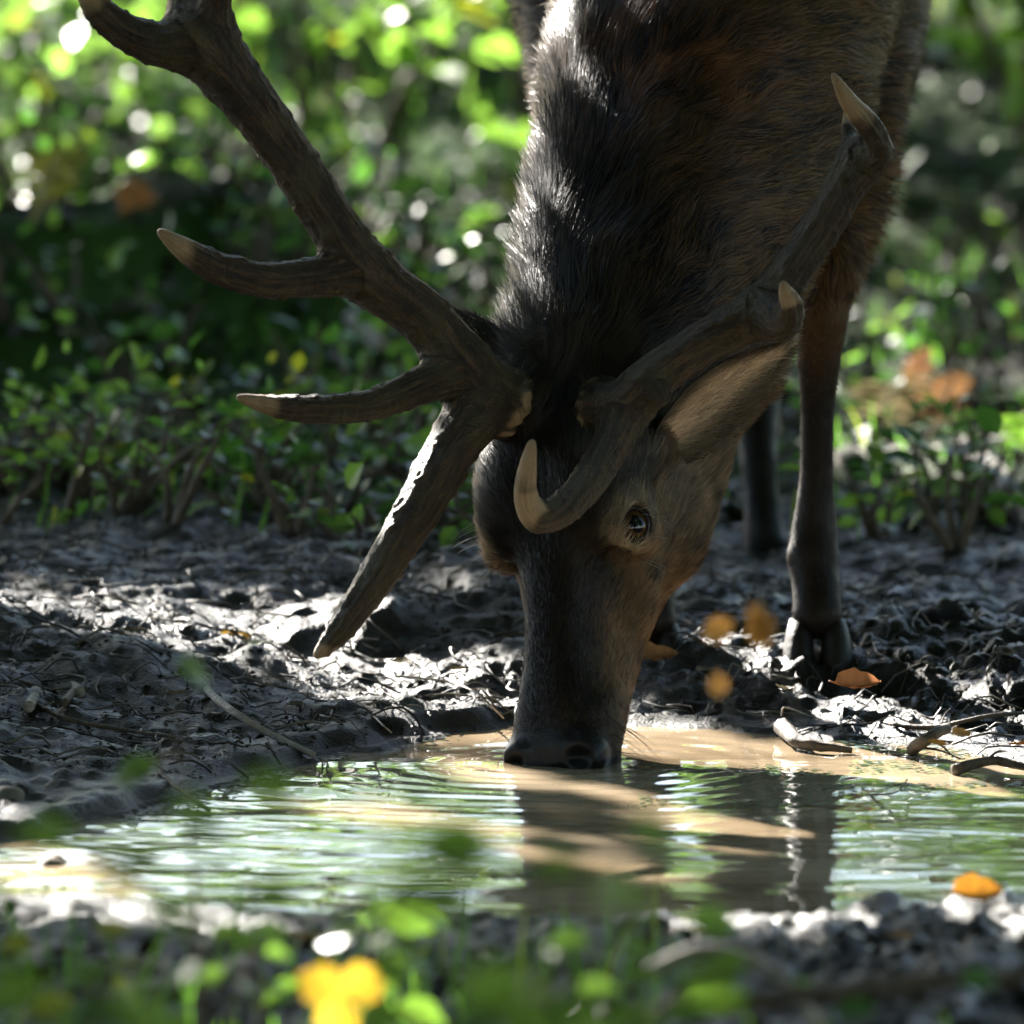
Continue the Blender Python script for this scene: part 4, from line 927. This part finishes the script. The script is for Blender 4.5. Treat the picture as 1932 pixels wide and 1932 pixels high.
# feathery low plants of the left middle distance
for k, (u_, v_, y_) in enumerate([(170, 900, 1.95), (250, 830, 2.3), (330, 960, 1.9), (60, 1020, 1.6), (100, 960, 1.8), (420, 1010, 1.7), (260, 1060, 1.5), (520, 1000, 1.8)]):
    p = P(u_, v_, y_); shrub('cranesbill_plant', p[0], y_, max(p[2]-gz(p[0], y_)+0.05, .10), .10, 34, .026, ['frilly green plant beside the bent pale stick', 'taller frilly green plant leaning over the dark hollow', 'frilly green plant in front of the long fallen branch', 'frilly green plant at the foot of the muddy crest far left', 'dark frilly plant behind the muddy crest', 'small frilly plant below the long branch', 'small frilly plant just behind the sunlit crest', 'frilly plant between the branch and the antler tine'][k], 'plant', 'frilly plants on the left', ['leaf_pale', 'leaf'][k % 2], 200+k, 0.3, 5)

# ---- grass
def grass(name, pts, hmin, hmax, wd, label_kind='stuff', seed=0):
    rs = np.random.default_rng(seed); n = len(pts); an = rs.random(n)*2*PI; h_ = rs.uniform(hmin, hmax, n); ben = rs.uniform(0.1, 0.7, n)
    d = np.stack([np.cos(an), np.sin(an), 0*an], 1); sdv = np.stack([-np.sin(an+.7), np.cos(an+.7), 0*an], 1); Vs = []
    for t_, w_ in ((0, 1), (.45, .8), (.8, .45), (1, 0)):
        c = pts+np.array([0, 0, 1.0])*(h_*t_*(1-0.25*ben*t_))[:, None]+d*(h_*ben*t_*t_)[:, None]
        Vs += [c-sdv*wd*w_, c+sdv*wd*w_] if w_ else [c]
    V = np.stack(Vs, 1).reshape(-1, 3); b = np.arange(n)[:, None]*7
    Q = np.concatenate([b+np.array([0, 1, 3, 2]), b+np.array([2, 3, 5, 4])]); T = b+np.array([4, 5, 6])
    o = mesh_np(name, V, [Q, T], M['grass'], None, False, {'col': ('FLOAT_COLOR', np.repeat(tints(n, .4), 7, 0))}); return tag(o, kind='stuff')
rs = np.random.default_rng(5)
def on_ground(x, y): return np.stack([x, y, ground_z(x, y)], 1)
n = 5000; x_ = rs.uniform(-1.1, 1.1, n); y_ = 1.2+7.5*rs.random(n)**.8; ok = noise3(np.stack([x_, y_, 0*x_], 1), 2.2, 3)+.3*(x_ < 0) > 0.25-0.06*y_
tag(grass('grass', on_ground(x_[ok], y_[ok]), .02, .08, .0022, seed=1), 'thin grass growing on the shaded floor behind the stag', 'grass')
n = 1500; x_ = rs.uniform(-.75, .75, n); y_ = rs.uniform(-3.6, -1.62, n); ok = (pool_sd(x_, y_) > .15) & (noise3(np.stack([x_, y_, 0*x_], 1), 3.0, 4) > -0.05)
tag(grass('grass', on_ground(x_[ok], y_[ok]), .03, .11, .0025, seed=2), 'short grass and moss on the near shore', 'grass')

# ---- foreground plants with single large leaves
def one_leaf(parent, loc, pos, d, nrm, size, tint, mat, aspect=0.7, name='leaf'):
    V, Q, T, Cc = leaf_batch(np.array([pos]), np.array([d], float), np.array([nrm], float), np.array([size]), np.array([tint], float), aspect, 0.2, 0.25)
    return mesh_np(name, V-np.asarray(loc), [Q, T], M[mat], parent, False, {'col': ('FLOAT_COLOR', Cc)})
def sapling(u, v, y, nl, ls, label, seed, mat='leaf', tint=(1, 1, 1), spread=.09, lean=0.0, flat=0.7):
    """(u, v): where the leafy top shows"""
    rs = np.random.default_rng(900+seed); top = P(u, v, y); bx = top[0]+lean; b = np.array([bx, y+rs.uniform(-.03, .03), gz(bx, y)-0.01])
    root = empty('foreground_sapling', b, label, 'sapling', 'saplings on the near shore')
    pts = bez([b, (b+top)/2+rs.normal(0, .012, 3), top], 8); mb = MB(); mb.tube(pts, np.linspace(.0032, .0014, len(pts)), 6); mb.build('stem', M['twig'], root, loc=b)
    for k in range(nl):
        t_ = 1-0.45*(k/max(nl, 1))**1.3; i_ = int(t_*(len(pts)-1)); an = k*2.4+rs.random(); d = unit(np.array([math.cos(an), 0.6*math.sin(an), rs.uniform(-.35, .25)])); p0 = pts[i_]; p1 = p0+d*spread*rs.uniform(.25, .7)
        mb = MB(); mb.tube(np.array([p0, (p0+p1)/2+np.array([0, 0, .006]), p1]), .0009, 4); st_o = mb.build('leaf_stalk', M['twig'], root, loc=b)
        one_leaf(st_o, b, p1, d, unit(np.array([rs.normal(0, .4), -flat, 1.0-flat*.5])), 0.80*ls*rs.uniform(.75, 1.2), np.array(tint)*rs.uniform(.8, 1.2), mat)
sapling(210, 1500, -4.4, 7, .075, 'blurred green sapling standing before the left end of the pool', 1, 'leaf', spread=.07)
sapling(400, 1490, -4.4, 6, .060, 'blurred green sapling on a dark stem before the shallow left bank', 2, 'leaf', spread=.06, lean=.01)
sapling(320, 1255, -2.4, 2, .060, 'thin sapling with one olive leaf held high before the bank', 3, 'leaf_dark', (1.6, 1.2, .8), .03, lean=.03)
sapling(1100, 1525, -4.4, 8, .070, 'blurred dark green sapling in front of the muzzle reflection', 4, 'leaf', spread=.09)
sapling(1010, 1640, -4.4, 6, .065, 'low dark green sapling under the muzzle reflection', 5, 'leaf', spread=.08)
sapling(640, 1705, -2.3, 6, .060, 'sunlit yellow green sapling at the near water edge', 6, 'leaf', (1.15, 1.15, 1), .075)
sapling(725, 1720, -2.4, 4, .060, 'sunlit pale sapling beside the yellow leaf', 7, 'leaf', (1.15, 1.15, 1), .06)
sapling(880, 1620, -4.4, 5, .055, 'small green sapling before the bright ripples', 8, 'leaf', spread=.07)
sapling(760, 1650, -4.4, 5, .045, 'thin sapling with small leaves before the ripples', 9, 'leaf_dark', spread=.06)
sapling(1230, 1750, -2.8, 7, .055, 'leafy sapling on the near shore below the leg reflections', 10, 'leaf', spread=.10)
sapling(1130, 1790, -2.6, 7, .050, 'low leafy sapling near the middle of the near shore', 11, 'leaf', spread=.09)
sapling(120, 1770, -2.3, 5, .045, 'yellowing small sapling on the near shore at the far left', 12, 'leaf_pale', (1.8, 1.1, .6), .06)
sapling(300, 1790, -2.4, 6, .050, 'broad green sapling on the near shore below the left ripples', 13, 'leaf', spread=.08)
sapling(470, 1800, -2.5, 5, .045, 'small green sapling in the mud left of the yellow leaf', 14, 'leaf', spread=.06)
sapling(880, 1840, -2.8, 7, .050, 'dense green sapling right of the yellow leaf', 15, 'leaf', spread=.09)
sapling(60, 1880, -2.7, 6, .050, 'dark green sapling in the lower left corner of the near shore', 16, 'leaf_dark', spread=.08)
sapling(1000, 1900, -2.9, 7, .050, 'grassy green sapling at the bottom of the near shore', 17, 'leaf', spread=.09)
sapling(1230, 1905, -3.0, 4, .060, 'bright green sapling lying low by the dead stick', 18, 'leaf', (1.2, 1.2, 1), .06)
sapling(1420, 1860, -2.6, 5, .040, 'small sapling under the dead stick on the near shore', 19, 'leaf', spread=.07)
sapling(1760, 1880, -2.8, 5, .045, 'small sapling near the right end of the near shore', 20, 'leaf_dark', spread=.08)
sapling(470, 1660, -2.6, 0, .04, 'bare dark twig standing up out of the near shore', 21)
# clover-shaped yellow leaf
b = P(645, 1880, -2.6); yl = empty('yellow_leaf', (b[0], -2.6, gz(b[0], -2.6)), 'bright yellow three-lobed leaf standing up on the near shore', 'leaf')
mb = MB(); bb = np.array(yl.location); mb.tube(np.array([bb, (bb+b)/2+np.array([.01, 0, 0]), b]), .0012, 5); mb.build('leaf_stalk', M['twig'], yl, loc=bb)
for an in (2.65, 0.55, 4.55): one_leaf(yl, bb, b, (math.cos(an), 0.15, math.sin(an)), (0, -1, .35), .043, (0.62, 0.40, 0.035), 'leaf_dry', 0.95, 'lobe')
# ================================================================== litter, sticks, fallen leaves
rs = np.random.default_rng(303)
def shore(n, x0, x1, y0, y1, dmin=0.01):
    x = rs.uniform(x0, x1, n); y = rs.uniform(y0, y1, n); ok = pool_sd(x, y) > dmin; return x[ok], y[ok]
# trodden leaf scraps all over the bank
x, y = shore(16000, -.66, .72, -.2, 1.7); ok = rs.random(len(x)) < np.where(x < .12, .6, .25); x, y = x[ok], y[ok]
p = on_ground(x, y)+np.array([0, 0, .002]); n = len(p); an = rs.random(n)*2*PI
d = np.stack([np.cos(an), np.sin(an), rs.normal(.1, .3, n)], 1); nr = unit(np.array([0, 0, 1.0])+.45*rs.normal(0, 1, (n, 3)))
pal = np.array([(.012, .009, .006), (.020, .014, .009), (.010, .013, .006), (.020, .027, .011), (.030, .022, .014), (.042, .036, .025), (.007, .006, .004)]); tn = pal[rs.choice(7, n, p=[.24, .2, .16, .12, .12, .04, .12])]
o = leaves_obj('leaf_litter', p, d, nr, rs.uniform(.004, .011, n), tn, M['scrap'], aspect=.5, fold=.5, full=False)
tag(o, 'dark trodden leaf scraps covering the muddy bank', 'leaf litter', kind='stuff')
x, y = shore(5200, -1.0, 1.0, 1.6, 6.0); p = on_ground(x, y)+np.array([0, 0, .004]); n = len(p); an = rs.random(n)*2*PI
d = np.stack([np.cos(an), np.sin(an), rs.normal(.1, .3, n)], 1); nr = unit(np.array([0, 0, 1.0])+.5*rs.normal(0, 1, (n, 3)))
o = leaves_obj('leaf_litter', p, d, nr, rs.uniform(.02, .05, n), pal[rs.choice(7, n)], M['scrap'], aspect=.55, fold=.4, full=False)
tag(o, 'brown leaf litter on the woodland floor behind the stag', 'leaf litter', kind='stuff')
x, y = shore(2600, -.7, .7, -3.6, -1.5, .02); p = on_ground(x, y)+np.array([0, 0, .003]); n = len(p); an = rs.random(n)*2*PI
d = np.stack([np.cos(an), np.sin(an), rs.normal(.1, .3, n)], 1); nr = unit(np.array([0, 0, 1.0])+.5*rs.normal(0, 1, (n, 3)))
o = leaves_obj('leaf_litter', p, d, nr, rs.uniform(.012, .035, n), pal[rs.choice(7, n)], M['scrap'], aspect=.55, fold=.4, full=False)
tag(o, 'dark leaf litter on the near shore', 'leaf litter', kind='stuff')
# fine rootlets and twiglets in the mud
mb = MB()
x, y = shore(1300, -.66, .72, -.15, 1.5)
for k in range(len(x)):
    an = rs.random()*2*PI; l = rs.uniform(.02, .09); q = []
    for t_ in np.linspace(-.5, .5, 5):
        px = x[k]+math.cos(an+.8*t_)*l*t_; py = y[k]+math.sin(an+.8*t_)*l*t_; q.append((px, py, 0))
    q = np.array(q); q[:, 2] = ground_z(q[:, 0], q[:, 1])+rs.uniform(.0, .006)+.004*np.sin(np.linspace(0, PI, 5))*rs.random()*3
    mb.tube(q, rs.uniform(.0005, .0014), 4, np.array([(.02, .015, .010), (.045, .035, .025), (.010, .008, .006), (.09, .08, .06)][rs.integers(4)]))
M['rootlet'] = m_attr('rootlet', .55, .4)
tag(mb.build('twig_litter', M['rootlet']), 'fine rootlets and broken twigs pressed into the mud', 'twigs', kind='stuff')
# duckweed and algae scraps along the water edge
x = rs.uniform(-.62, .66, 26000); y = rs.uniform(-1.45, .45, 26000); sdp = pool_sd(x, y)
pp = np.stack([x, y, 0*x], 1); ok = (sdp < -.001) & (((sdp > -.045) & (noise3(pp, 9, 7) > .1)) | ((noise3(pp, 7, 8)+.4*noise3(pp, 30, 9) > .86)))
x, y = x[ok], y[ok]; n = len(x); an = rs.random(n)*2*PI
o = leaves_obj('duckweed', np.stack([x, y, np.full(n, .0022)], 1), np.stack([np.cos(an), np.sin(an), 0*an], 1), np.tile((0, 0, 1.0), (n, 1)), rs.uniform(.004, .011, n), tints(n, .4), M['leaf_dark'], aspect=.8, fold=.05, droop=0, full=False)
tag(o, 'scraps of duckweed floating along the pool edge', 'duckweed', kind='stuff')

# ---- single fallen leaves
def fallen(u, v, size, col, label, group=None, z=None, yaw=None, tilt=.25, curlv=.5, y=None, aspect=.58):
    if y is None:
        p = PG(u, v, .05)
        for _ in range(8): p = PG(u, v, gz(p[0], p[1])+.006)
    else: p = P(u, v, y); p[2] = gz(p[0], y)+.006
    if z is not None: p[2] = z
    yaw = rs.uniform(0, 2*PI) if yaw is None else yaw
    L_ = size; nu, nv = 9, 5; V = []
    for i in range(nu):
        t_ = i/(nu-1); w_ = max(L_*aspect*.5*math.sin(PI*t_**.85)**.8, L_*.004)
        for j in range(nv):
            s_ = j/(nv-1)*2-1; zz = curlv*abs(s_)**1.6*w_*.8+L_*curlv*.22*(t_-.5)**2*4*.5+.03*L_*math.sin(t_*19+s_*5)*abs(s_); V.append((L_*(t_-.5), w_*s_, zz))
    V = np.array(V); V[:, 2] += tilt*V[:, 1]*.8; zl = V[:, 2].min(); V[:, 2] -= zl
    cy, sy = math.cos(yaw), math.sin(yaw); V[:, :2] = V[:, :2]@np.array([[cy, sy], [-sy, cy]])
    i = np.arange(nu-1)[:, None]*nv; j = np.arange(nv-1)[None, :]; Q = np.stack([i+j, i+j+1, i+nv+j+1, i+nv+j], -1).reshape(-1, 4)
    cc = np.tile(np.array(col, float), (len(V), 1))*(.75+.5*rs.random((len(V), 1)))
    root = empty('fallen_leaf', p, label, 'leaf', group)
    b_ = mesh_np('blade', V, Q, M['leaf_dry'], root, True, {'col': ('FLOAT_COLOR', cc)})
    mid = V.reshape(nu, nv, 3)[:, nv//2]; e = mid[0]+(mid[0]-mid[1])*.9; mb = MB(); mb.tube(np.concatenate([[e], mid])+np.array([0, 0, .0006]), np.linspace(.0009, .0004, nu+1)*max(1, L_/.05), 5, np.array(col)*.6); mb.build('midrib', M['rootlet'], b_)
ORG = (.42, .15, .02); YEL = (.46, .27, .03); BRN = (.20, .10, .04); TAN = (.40, .24, .11)
fallen(612, 1176, .030, ORG, 'small bright orange leaf on the mud beside the antler tip', yaw=.3, tilt=.6)
fallen(443, 1207, .040, YEL, 'mustard yellow leaf lying on the shaded mud slope', yaw=.35, tilt=.5)
fallen(485, 1215, .030, (.10, .13, .07), 'grey green leaf beside the mustard leaf', yaw=.1, curlv=.2)
fallen(555, 1208, .036, (.16, .10, .07), 'dull brown leaf behind the antler tip', yaw=.1, curlv=.3)
fallen(1618, 1298, .050, (.48, .19, .08), 'curled orange leaf on the glistening mud right of the stag', yaw=.2, tilt=.7, curlv=.8)
fallen(1240, 1245, .055, BRN, 'long curled brown leaf behind the muzzle', yaw=.5, tilt=.5, curlv=.8)
fallen(1815, 1390, .030, (.50, .24, .05), 'yellow brown leaf by the water at the dead stick', yaw=.9, tilt=.6)
fallen(1770, 1408, .028, (.46, .22, .05), 'yellow brown leaf under the dead stick', yaw=2.4, tilt=.6)
fallen(1925, 1405, .026, ORG, 'orange leaf on the right shore')
fallen(1845, 1698, .052, (.60, .25, .03), 'bright orange leaf on the near shore at the right', yaw=.3, tilt=.9, curlv=.7)
fallen(1340, 1085, .035, (.22, .09, .02), 'rusty leaf on the floor between the legs')
fallen(690, 1072, .035, (.30, .13, .03), 'rusty leaf behind the sunlit crest by the antler tine')
fallen(1625, 1005, .045, (.32, .28, .03), 'yellow leaf on the floor right of the foreleg')
fallen(505, 1050, .040, (.26, .32, .05), 'lime yellow leaf on the floor behind the crest', y=1.55)
fallen(625, 990, .05, (.24, .28, .05), 'upright yellow green leaf near the pale branch', tilt=.9)
fallen(1290, 1765, .045, (.22, .10, .04), 'brown leaf on the near shore below the leg reflections')
fallen(560, 1772, .050, (.20, .09, .03), 'rusty brown leaf on the near shore left of the sunlit sapling')
fallen(1700, 1770, .03, (.34, .15, .04), 'small brown leaf on the near shore')
for u_, v_ in [(150, 1215), (250, 1190), (760, 1250), (330, 1310), (860, 1262), (560, 1330), (1330, 1265), (1480, 1300), (1860, 1270), (1750, 1250), (1900, 1235), (1660, 1225), (700, 1330), (90, 1330), (1560, 1345)]:
    fallen(u_, v_, rs.uniform(.018, .034), np.array((.10, .085, .05))*rs.uniform(.6, 1.4), 'small dull brown leaf trodden into the dark mud', 'dull leaves in the mud')
# leaf floating
fallen(1880, 1672, .022, (.05, .02, .01), 'dark reddish leaf floating at the right end of the pool', z=.001, yaw=.1, tilt=0, curlv=.1)

# ---- sticks
def stick(pts, r0, r1, label, mat='twig', name='stick', side=None, col=(.1, .08, .06), cat='stick'):
    """pts: list of (u, v, lift) on the ground or (x,y,z) arrays"""
    W_ = []
    for q in pts:
        if isinstance(q, tuple) and len(q) == 3:
            u_, v_, l_ = q; p = PG(u_, v_, .04)
            for _ in range(8): p = PG(u_, v_, max(gz(p[0], p[1]), 0)+l_)
            W_.append(p)
        else: W_.append(np.asarray(q, float))
    c = bez(W_, 7) if len(W_) > 2 else np.array([W_[0]+(W_[1]-W_[0])*t_ for t_ in np.linspace(0, 1, 9)])
    c = c+.25*r0*np.stack([noise3(c*60, 1, q_) for q_ in (1, 2, 3)], 1)
    base = c[0].copy(); root = empty(name, base, label, cat)
    mb = MB(); mb.tube(c, np.linspace(r0, r1, len(c)), 9, rough=.15, seed=len(label)); mb.build('shaft', M[mat], root, loc=base)
    for (t_, du, dv, dy, rr) in (side or []):
        q0 = c[int(t_*(len(c)-1))]; mpx = PXM(q0[1]); q1 = q0+np.array([du*mpx, dy, -dv*mpx])
        mb = MB(); mb.tube(bez([q0, (q0+q1)/2+np.array([0, 0, .004]), q1], 5), np.linspace(rr, rr*.4, 10), 6); mb.build('side_twig', M[mat], root, loc=base)
    return root
stick([(365, 1282, .006), (430, 1335, .008), (510, 1385, .008), (592, 1424, .004)], .0045, .0035, 'long smooth olive stick sloping down the bank into the water', 'deadwood')
stick([(682, 1345, .004), (705, 1352, .006), (722, 1368, .006), (738, 1382, .002)], .0011, .0008, 'thin white bent rootlet at the water edge', 'deadwood', side=[(.3, -20, -5, .0, .0007)])
stick([(745, 1275, .006), (800, 1280, .008), (860, 1290, .008), (905, 1312, .008), (950, 1355, .003)], .0013, .0010, 'long thin pale twig on the bank pointing to the muzzle', 'deadwood', side=[(.62, 45, -2, .0, .0008), (.7, 55, 10, .0, .0008)])
stick([(1195, 1262, .008), (1240, 1250, .010), (1330, 1240, .012)], .0035, .002, 'dark twig on the mud behind the muzzle', 'twig', side=[(.35, 12, 18, -.02, .001)])
stick([(1478, 1372, .010), (1500, 1395, .010), (1560, 1410, .006), (1610, 1418, .002)], .010, .003, 'dark curved bark strip lying in the bright water', 'twig')
stick([(1475, 1350, .012), (1482, 1335, .006), (1530, 1352, .008), (1545, 1357, .006)], .0012, .0008, 'thin curled white rootlet above the dark bark strip', 'deadwood')
stick([(1722, 1415, .006), (1750, 1395, .022), (1785, 1372, .030)], .0075, .006, 'short thick dead stick standing out of the water', 'twig', side=[(.1, 90, 18, -.02, .0018), (.6, 50, 30, -.02, .002)])
stick([(1680, 1365, .010), (1760, 1372, .008), (1860, 1352, .012), (1932, 1345, .012)], .003, .002, 'thin dark branch along the right shore', 'twig', side=[(.4, 20, -30, .02, .0012)])
stick([(1800, 1452, .006), (1870, 1436, .012), (1960, 1452, .006)], .006, .004, 'wet dark branch lying half under the water at the right', 'twig', side=[(.5, 40, -20, .0, .002)])
stick([(1640, 1500, .0), (1690, 1495, .012), (1712, 1470, .02)], .0012, .0008, 'tiny dark twig sticking up out of the water', 'twig')
stick([(120, 1325, .006), (160, 1290, .012), (230, 1285, .006)], .0045, .0035, 'short crooked brown stick on the left bank', 'twig')
stick([(55, 1335, .008), (70, 1300, .012)], .006, .005, 'short stub of grey wood on the left bank', 'deadwood')
stick([(125, 1285, .010), (150, 1305, .010)], .0065, .006, 'cut stub of pale grey wood on the left bank', 'deadwood')
stick([(300, 1455, .004), (340, 1490, .008), (395, 1528, .004)], .003, .002, 'slim dark twig at the shallow left edge of the pool', 'twig', side=[(.5, 30, -10, .0, .001)])
stick([(40, 1010 + 300, .01), (110, 1350, .012), (200, 1372, .006), (330, 1390, .006)], .003, .002, 'thin dark branch half buried in the left bank', 'twig')
# branches and logs of the middle distance
def wood(pts, r0, r1, label, mat, name='fallen_branch', cat='branch', side=None):
    stick([P(u_, v_, y_) for u_, v_, y_ in pts], r0, r1, label, mat, name, side, cat=cat)
wood([(180, 800, 2.35), (300, 845, 2.1), (460, 866, 2.0), (620, 870, 2.0), (790, 862, 2.05)], .012, .010, 'long grey green branch lying across the shaded hollow', 'bark')
wood([(230, 832, 2.0), (280, 836, 1.98), (312, 858, 1.96), (300, 898, 1.95)], .010, .006, 'pale stick bent into a hook in the shaded hollow', 'deadwood')
wood([(360, 990, 1.45), (470, 940, 1.65), (580, 915, 1.78), (720, 922, 1.78), (760, 940, 1.7)], .010, .008, 'pale crooked branch behind the antler tine', 'deadwood', side=[(.35, -60, 60, -.02, .005)])
wood([(1960, 846, 2.5), (1880, 852, 2.45), (1810, 858, 2.4), (1740, 880, 2.3)], .022, .016, 'pale barkless log end in the sun at the far right', 'deadwood', 'fallen_log', 'log')
wood([(1990, 1005, 1.65), (1900, 930, 2.0), (1850, 880, 2.25)], .024, .020, 'thick pale log sloping to the right behind the stag', 'deadwood', 'fallen_log', 'log')
wood([(1590, 905, 2.25), (1680, 900, 2.25), (1800, 930, 2.1), (1920, 965, 1.95)], .036, .032, 'rotten brown log lying in the shade behind the foreleg', 'bark', 'fallen_log', 'log')
wood([(1600, 1185, 1.0), (1640, 1150, 1.05), (1690, 1115, 1.1), (1720, 1090, 1.15)], .011, .008, 'grey stick leaning in the mud behind the front hoof', 'deadwood')
wood([(1610, 1215, .95), (1660, 1185, .98), (1730, 1180, 1.0), (1790, 1205, 1.0)], .012, .009, 'grey arched root beside the front hoof', 'deadwood')
wood([(1705, 1060, 1.6), (1740, 985, 1.75), (1765, 920, 1.9)], .006, .004, 'thin upright grey stick on the floor at the right', 'deadwood')
wood([(380, 310, 4.3), (470, 270, 4.5), (580, 232, 4.7), (700, 215, 4.9)], .012, .006, 'pale sunlit dead branch slanting behind the antler', 'deadwood')
wood([(560, 440, 4.2), (640, 330, 4.5), (760, 250, 4.7)], .008, .005, 'thin grey dead stem crossing behind the antler', 'deadwood')
wood([(740, 420, 4.4), (755, 260, 4.5), (770, 100, 4.6), (775, -80, 4.7)], .012, .009, 'dark upright sapling stem behind the neck', 'bark', 'sapling_stem', 'stem')
wood([(700, 520, 4.0), (725, 430, 4.1), (735, 380, 4.15)], .010, .008, 'short pale stump of a stem behind the antler fork', 'deadwood')
wood([(660, 600, 2.9), (690, 630, 2.85), (720, 650, 2.8)], .010, .008, 'pale broken stick on the bank below the antler', 'deadwood')
wood([(1420, 1130, 1.9), (1350, 1010, 2.1), (1330, 940, 2.2)], .008, .006, 'grey stick on the floor behind the hind leg', 'bark')
wood([(1180, 1860, -2.4), (1330, 1790, -2.4), (1480, 1850, -2.4), (1560, 1960, -2.4)], .006, .005, 'grey dead stick lying across the near shore', 'deadwood')
wood([(1260, 1905, -2.7), (1500, 1880, -2.7), (1760, 1850, -2.7), (1960, 1840, -2.7)], .010, .008, 'long dark branch lying along the near shore', 'twig')
# blurred dry stalk with beech leaves hanging in front of the shore
dry = P(1330, 1300, -1.5); db = np.array([dry[0]+.02, -1.62, gz(dry[0]+.02, -1.62)])
for (u0, v0, u1, v1, lv, lab) in [(1480, 1720, 1345, 1262, [(1352, 1265, .028)], 'blurred dry stem with one orange leaf before the mud shore'), (1560, 1720, 1440, 1140, [(1385, 1172, .034), (1425, 1160, .036), (1460, 1165, .030), (1435, 1135, .026)], 'blurred dry stem holding a row of orange leaves before the hoof')]:
    y0 = -1.9; bx = P(u0, v0, y0); bb = np.array([bx[0], y0, gz(bx[0], y0)]); tp = P(u1, v1, y0)
    root = empty('withered_plant', bb, lab, 'plant', 'dry stems in front of the pool'); mb = MB(); mb.tube(bez([bb, (bb+tp)/2+np.array([.02, 0, .01]), tp], 7), np.linspace(.0016, .0007, 14), 5); mb.build('stem', M['deadwood'], root, loc=bb)
    for (lu, lv_, ls_) in lv:
        q = P(lu, lv_, y0); mb = MB(); mb.tube(np.array([tp, (q+tp)/2, q]), .0007, 4); st_o = mb.build('leaf_stalk', M['deadwood'], root, loc=bb)
        one_leaf(st_o, bb, q, (rs.normal(0, .6), .1, -.8), (rs.normal(0, .3), -1, .3), ls_, (.50, .24, .06), 'leaf_dry', .75)
# upright rusty fern fronds at the right
def frond(u0, v0, u1, v1, y, w_, col, label, name='dry_fern'):
    a = P(u0, v0, y); b = P(u1, v1, y); root = empty(name, a, label, 'fern', 'ferns behind the stag'); c = bez([a, (a+b)/2+np.array([.015, -.02, .02]), b+np.array([.02, -.03, 0])], 9)
    mb = MB(); mb.tube(c, np.linspace(.003, .001, len(c)), 6, col); mb.build('stalk', M['rootlet'], root, loc=a)
    for s_ in (-1, 1):
        for k in range(3, len(c)):
            t_ = k/(len(c)-1); l_ = w_*math.sin(PI*min(1, t_*.85+.12))*rs.uniform(.8, 1.1); d = unit(np.array([s_, -.2, .45*(1-t_)+.1])+rs.normal(0, .15, 3)); q = c[k]
            one_leaf(root, a, q, d, (rs.normal(0, .3), -.8, .6), max(l_, .012), np.array(col)*rs.uniform(.7, 1.3), 'leaf_dry', .20, 'pinna')
frond(1755, 830, 1775, 700, 2.6, .035, (.30, .16, .07), 'rusty dry fern frond standing by the pale log')
frond(1700, 800, 1712, 655, 2.8, .022, (.36, .17, .07), 'tall narrow rusty frond left of the dry fern')
frond(1650, 830, 1660, 720, 2.65, .055, (.20, .17, .09), 'withered olive fern beside the rotten log')
frond(60, 420, 105, 265, 3.2, .05, (.30, .28, .05), 'yellowing fern frond on top of the mossy bank')
frond(250, 450, 215, 340, 3.25, .03, (.40, .18, .05), 'orange withered frond on the mossy bank')
frond(470, 500, 440, 390, 3.3, .06, (.16, .24, .05), 'green fern frond on the mossy bank below the antler')
frond(520, 500, 505, 390, 3.4, .06, (.40, .36, .06), 'yellow green frond behind the tine of the antler')
frond(1932, 870, 1925, 790, 2.4, .05, (.24, .42, .05), 'bright green frond at the far right by the log')
# stone at the left shore
def stone(u_, v_, r_, label, col):
    p = PG(u_, v_, .02); V, F = uv_sphere2(r_); nn = unit(V); V = V*(1+.25*noise3(nn*1.7+u_, 1, 3)[:, None]); V[:, 2] *= .75
    mm, t_, o_ = mat_new('stone'); n_ = noise_node(t_, 60, 5, .6, coords(t_)); princ(t_, o_, ramp(t_, n_.outputs['Fac'], [(.3, tuple(c_*.6 for c_ in col)), (.7, col)]).outputs[0], .7, .4, bump(t_, n_.outputs['Fac'], .5, .004))
    o = mesh_np('stone', V, F, mm); o.location = (p[0], p[1], gz(p[0], p[1])+r_*.35); tag(o, label, 'stone')
def uv_sphere2(r_, nu=20, nv=13):
    th = np.linspace(0, PI, nv); ph = np.arange(nu)*2*PI/nu
    V = np.array([(r_*math.sin(a_)*math.cos(b_), r_*math.sin(a_)*math.sin(b_), r_*math.cos(a_)) for a_ in th for b_ in ph]); i_ = np.arange(nv-1)[:, None]*nu; j_ = np.arange(nu)[None, :]; j2 = (j_+1) % nu
    return V, np.stack([i_+j_, i_+nu+j_, i_+nu+j2, i_+j2], -1).reshape(-1, 4)
stone(12, 1500, .017, 'blocky beige stone at the left shore', (.13, .11, .085))
stone(105, 1590, .022, 'rounded reddish stone lying in the shallow water', (.10, .055, .035))
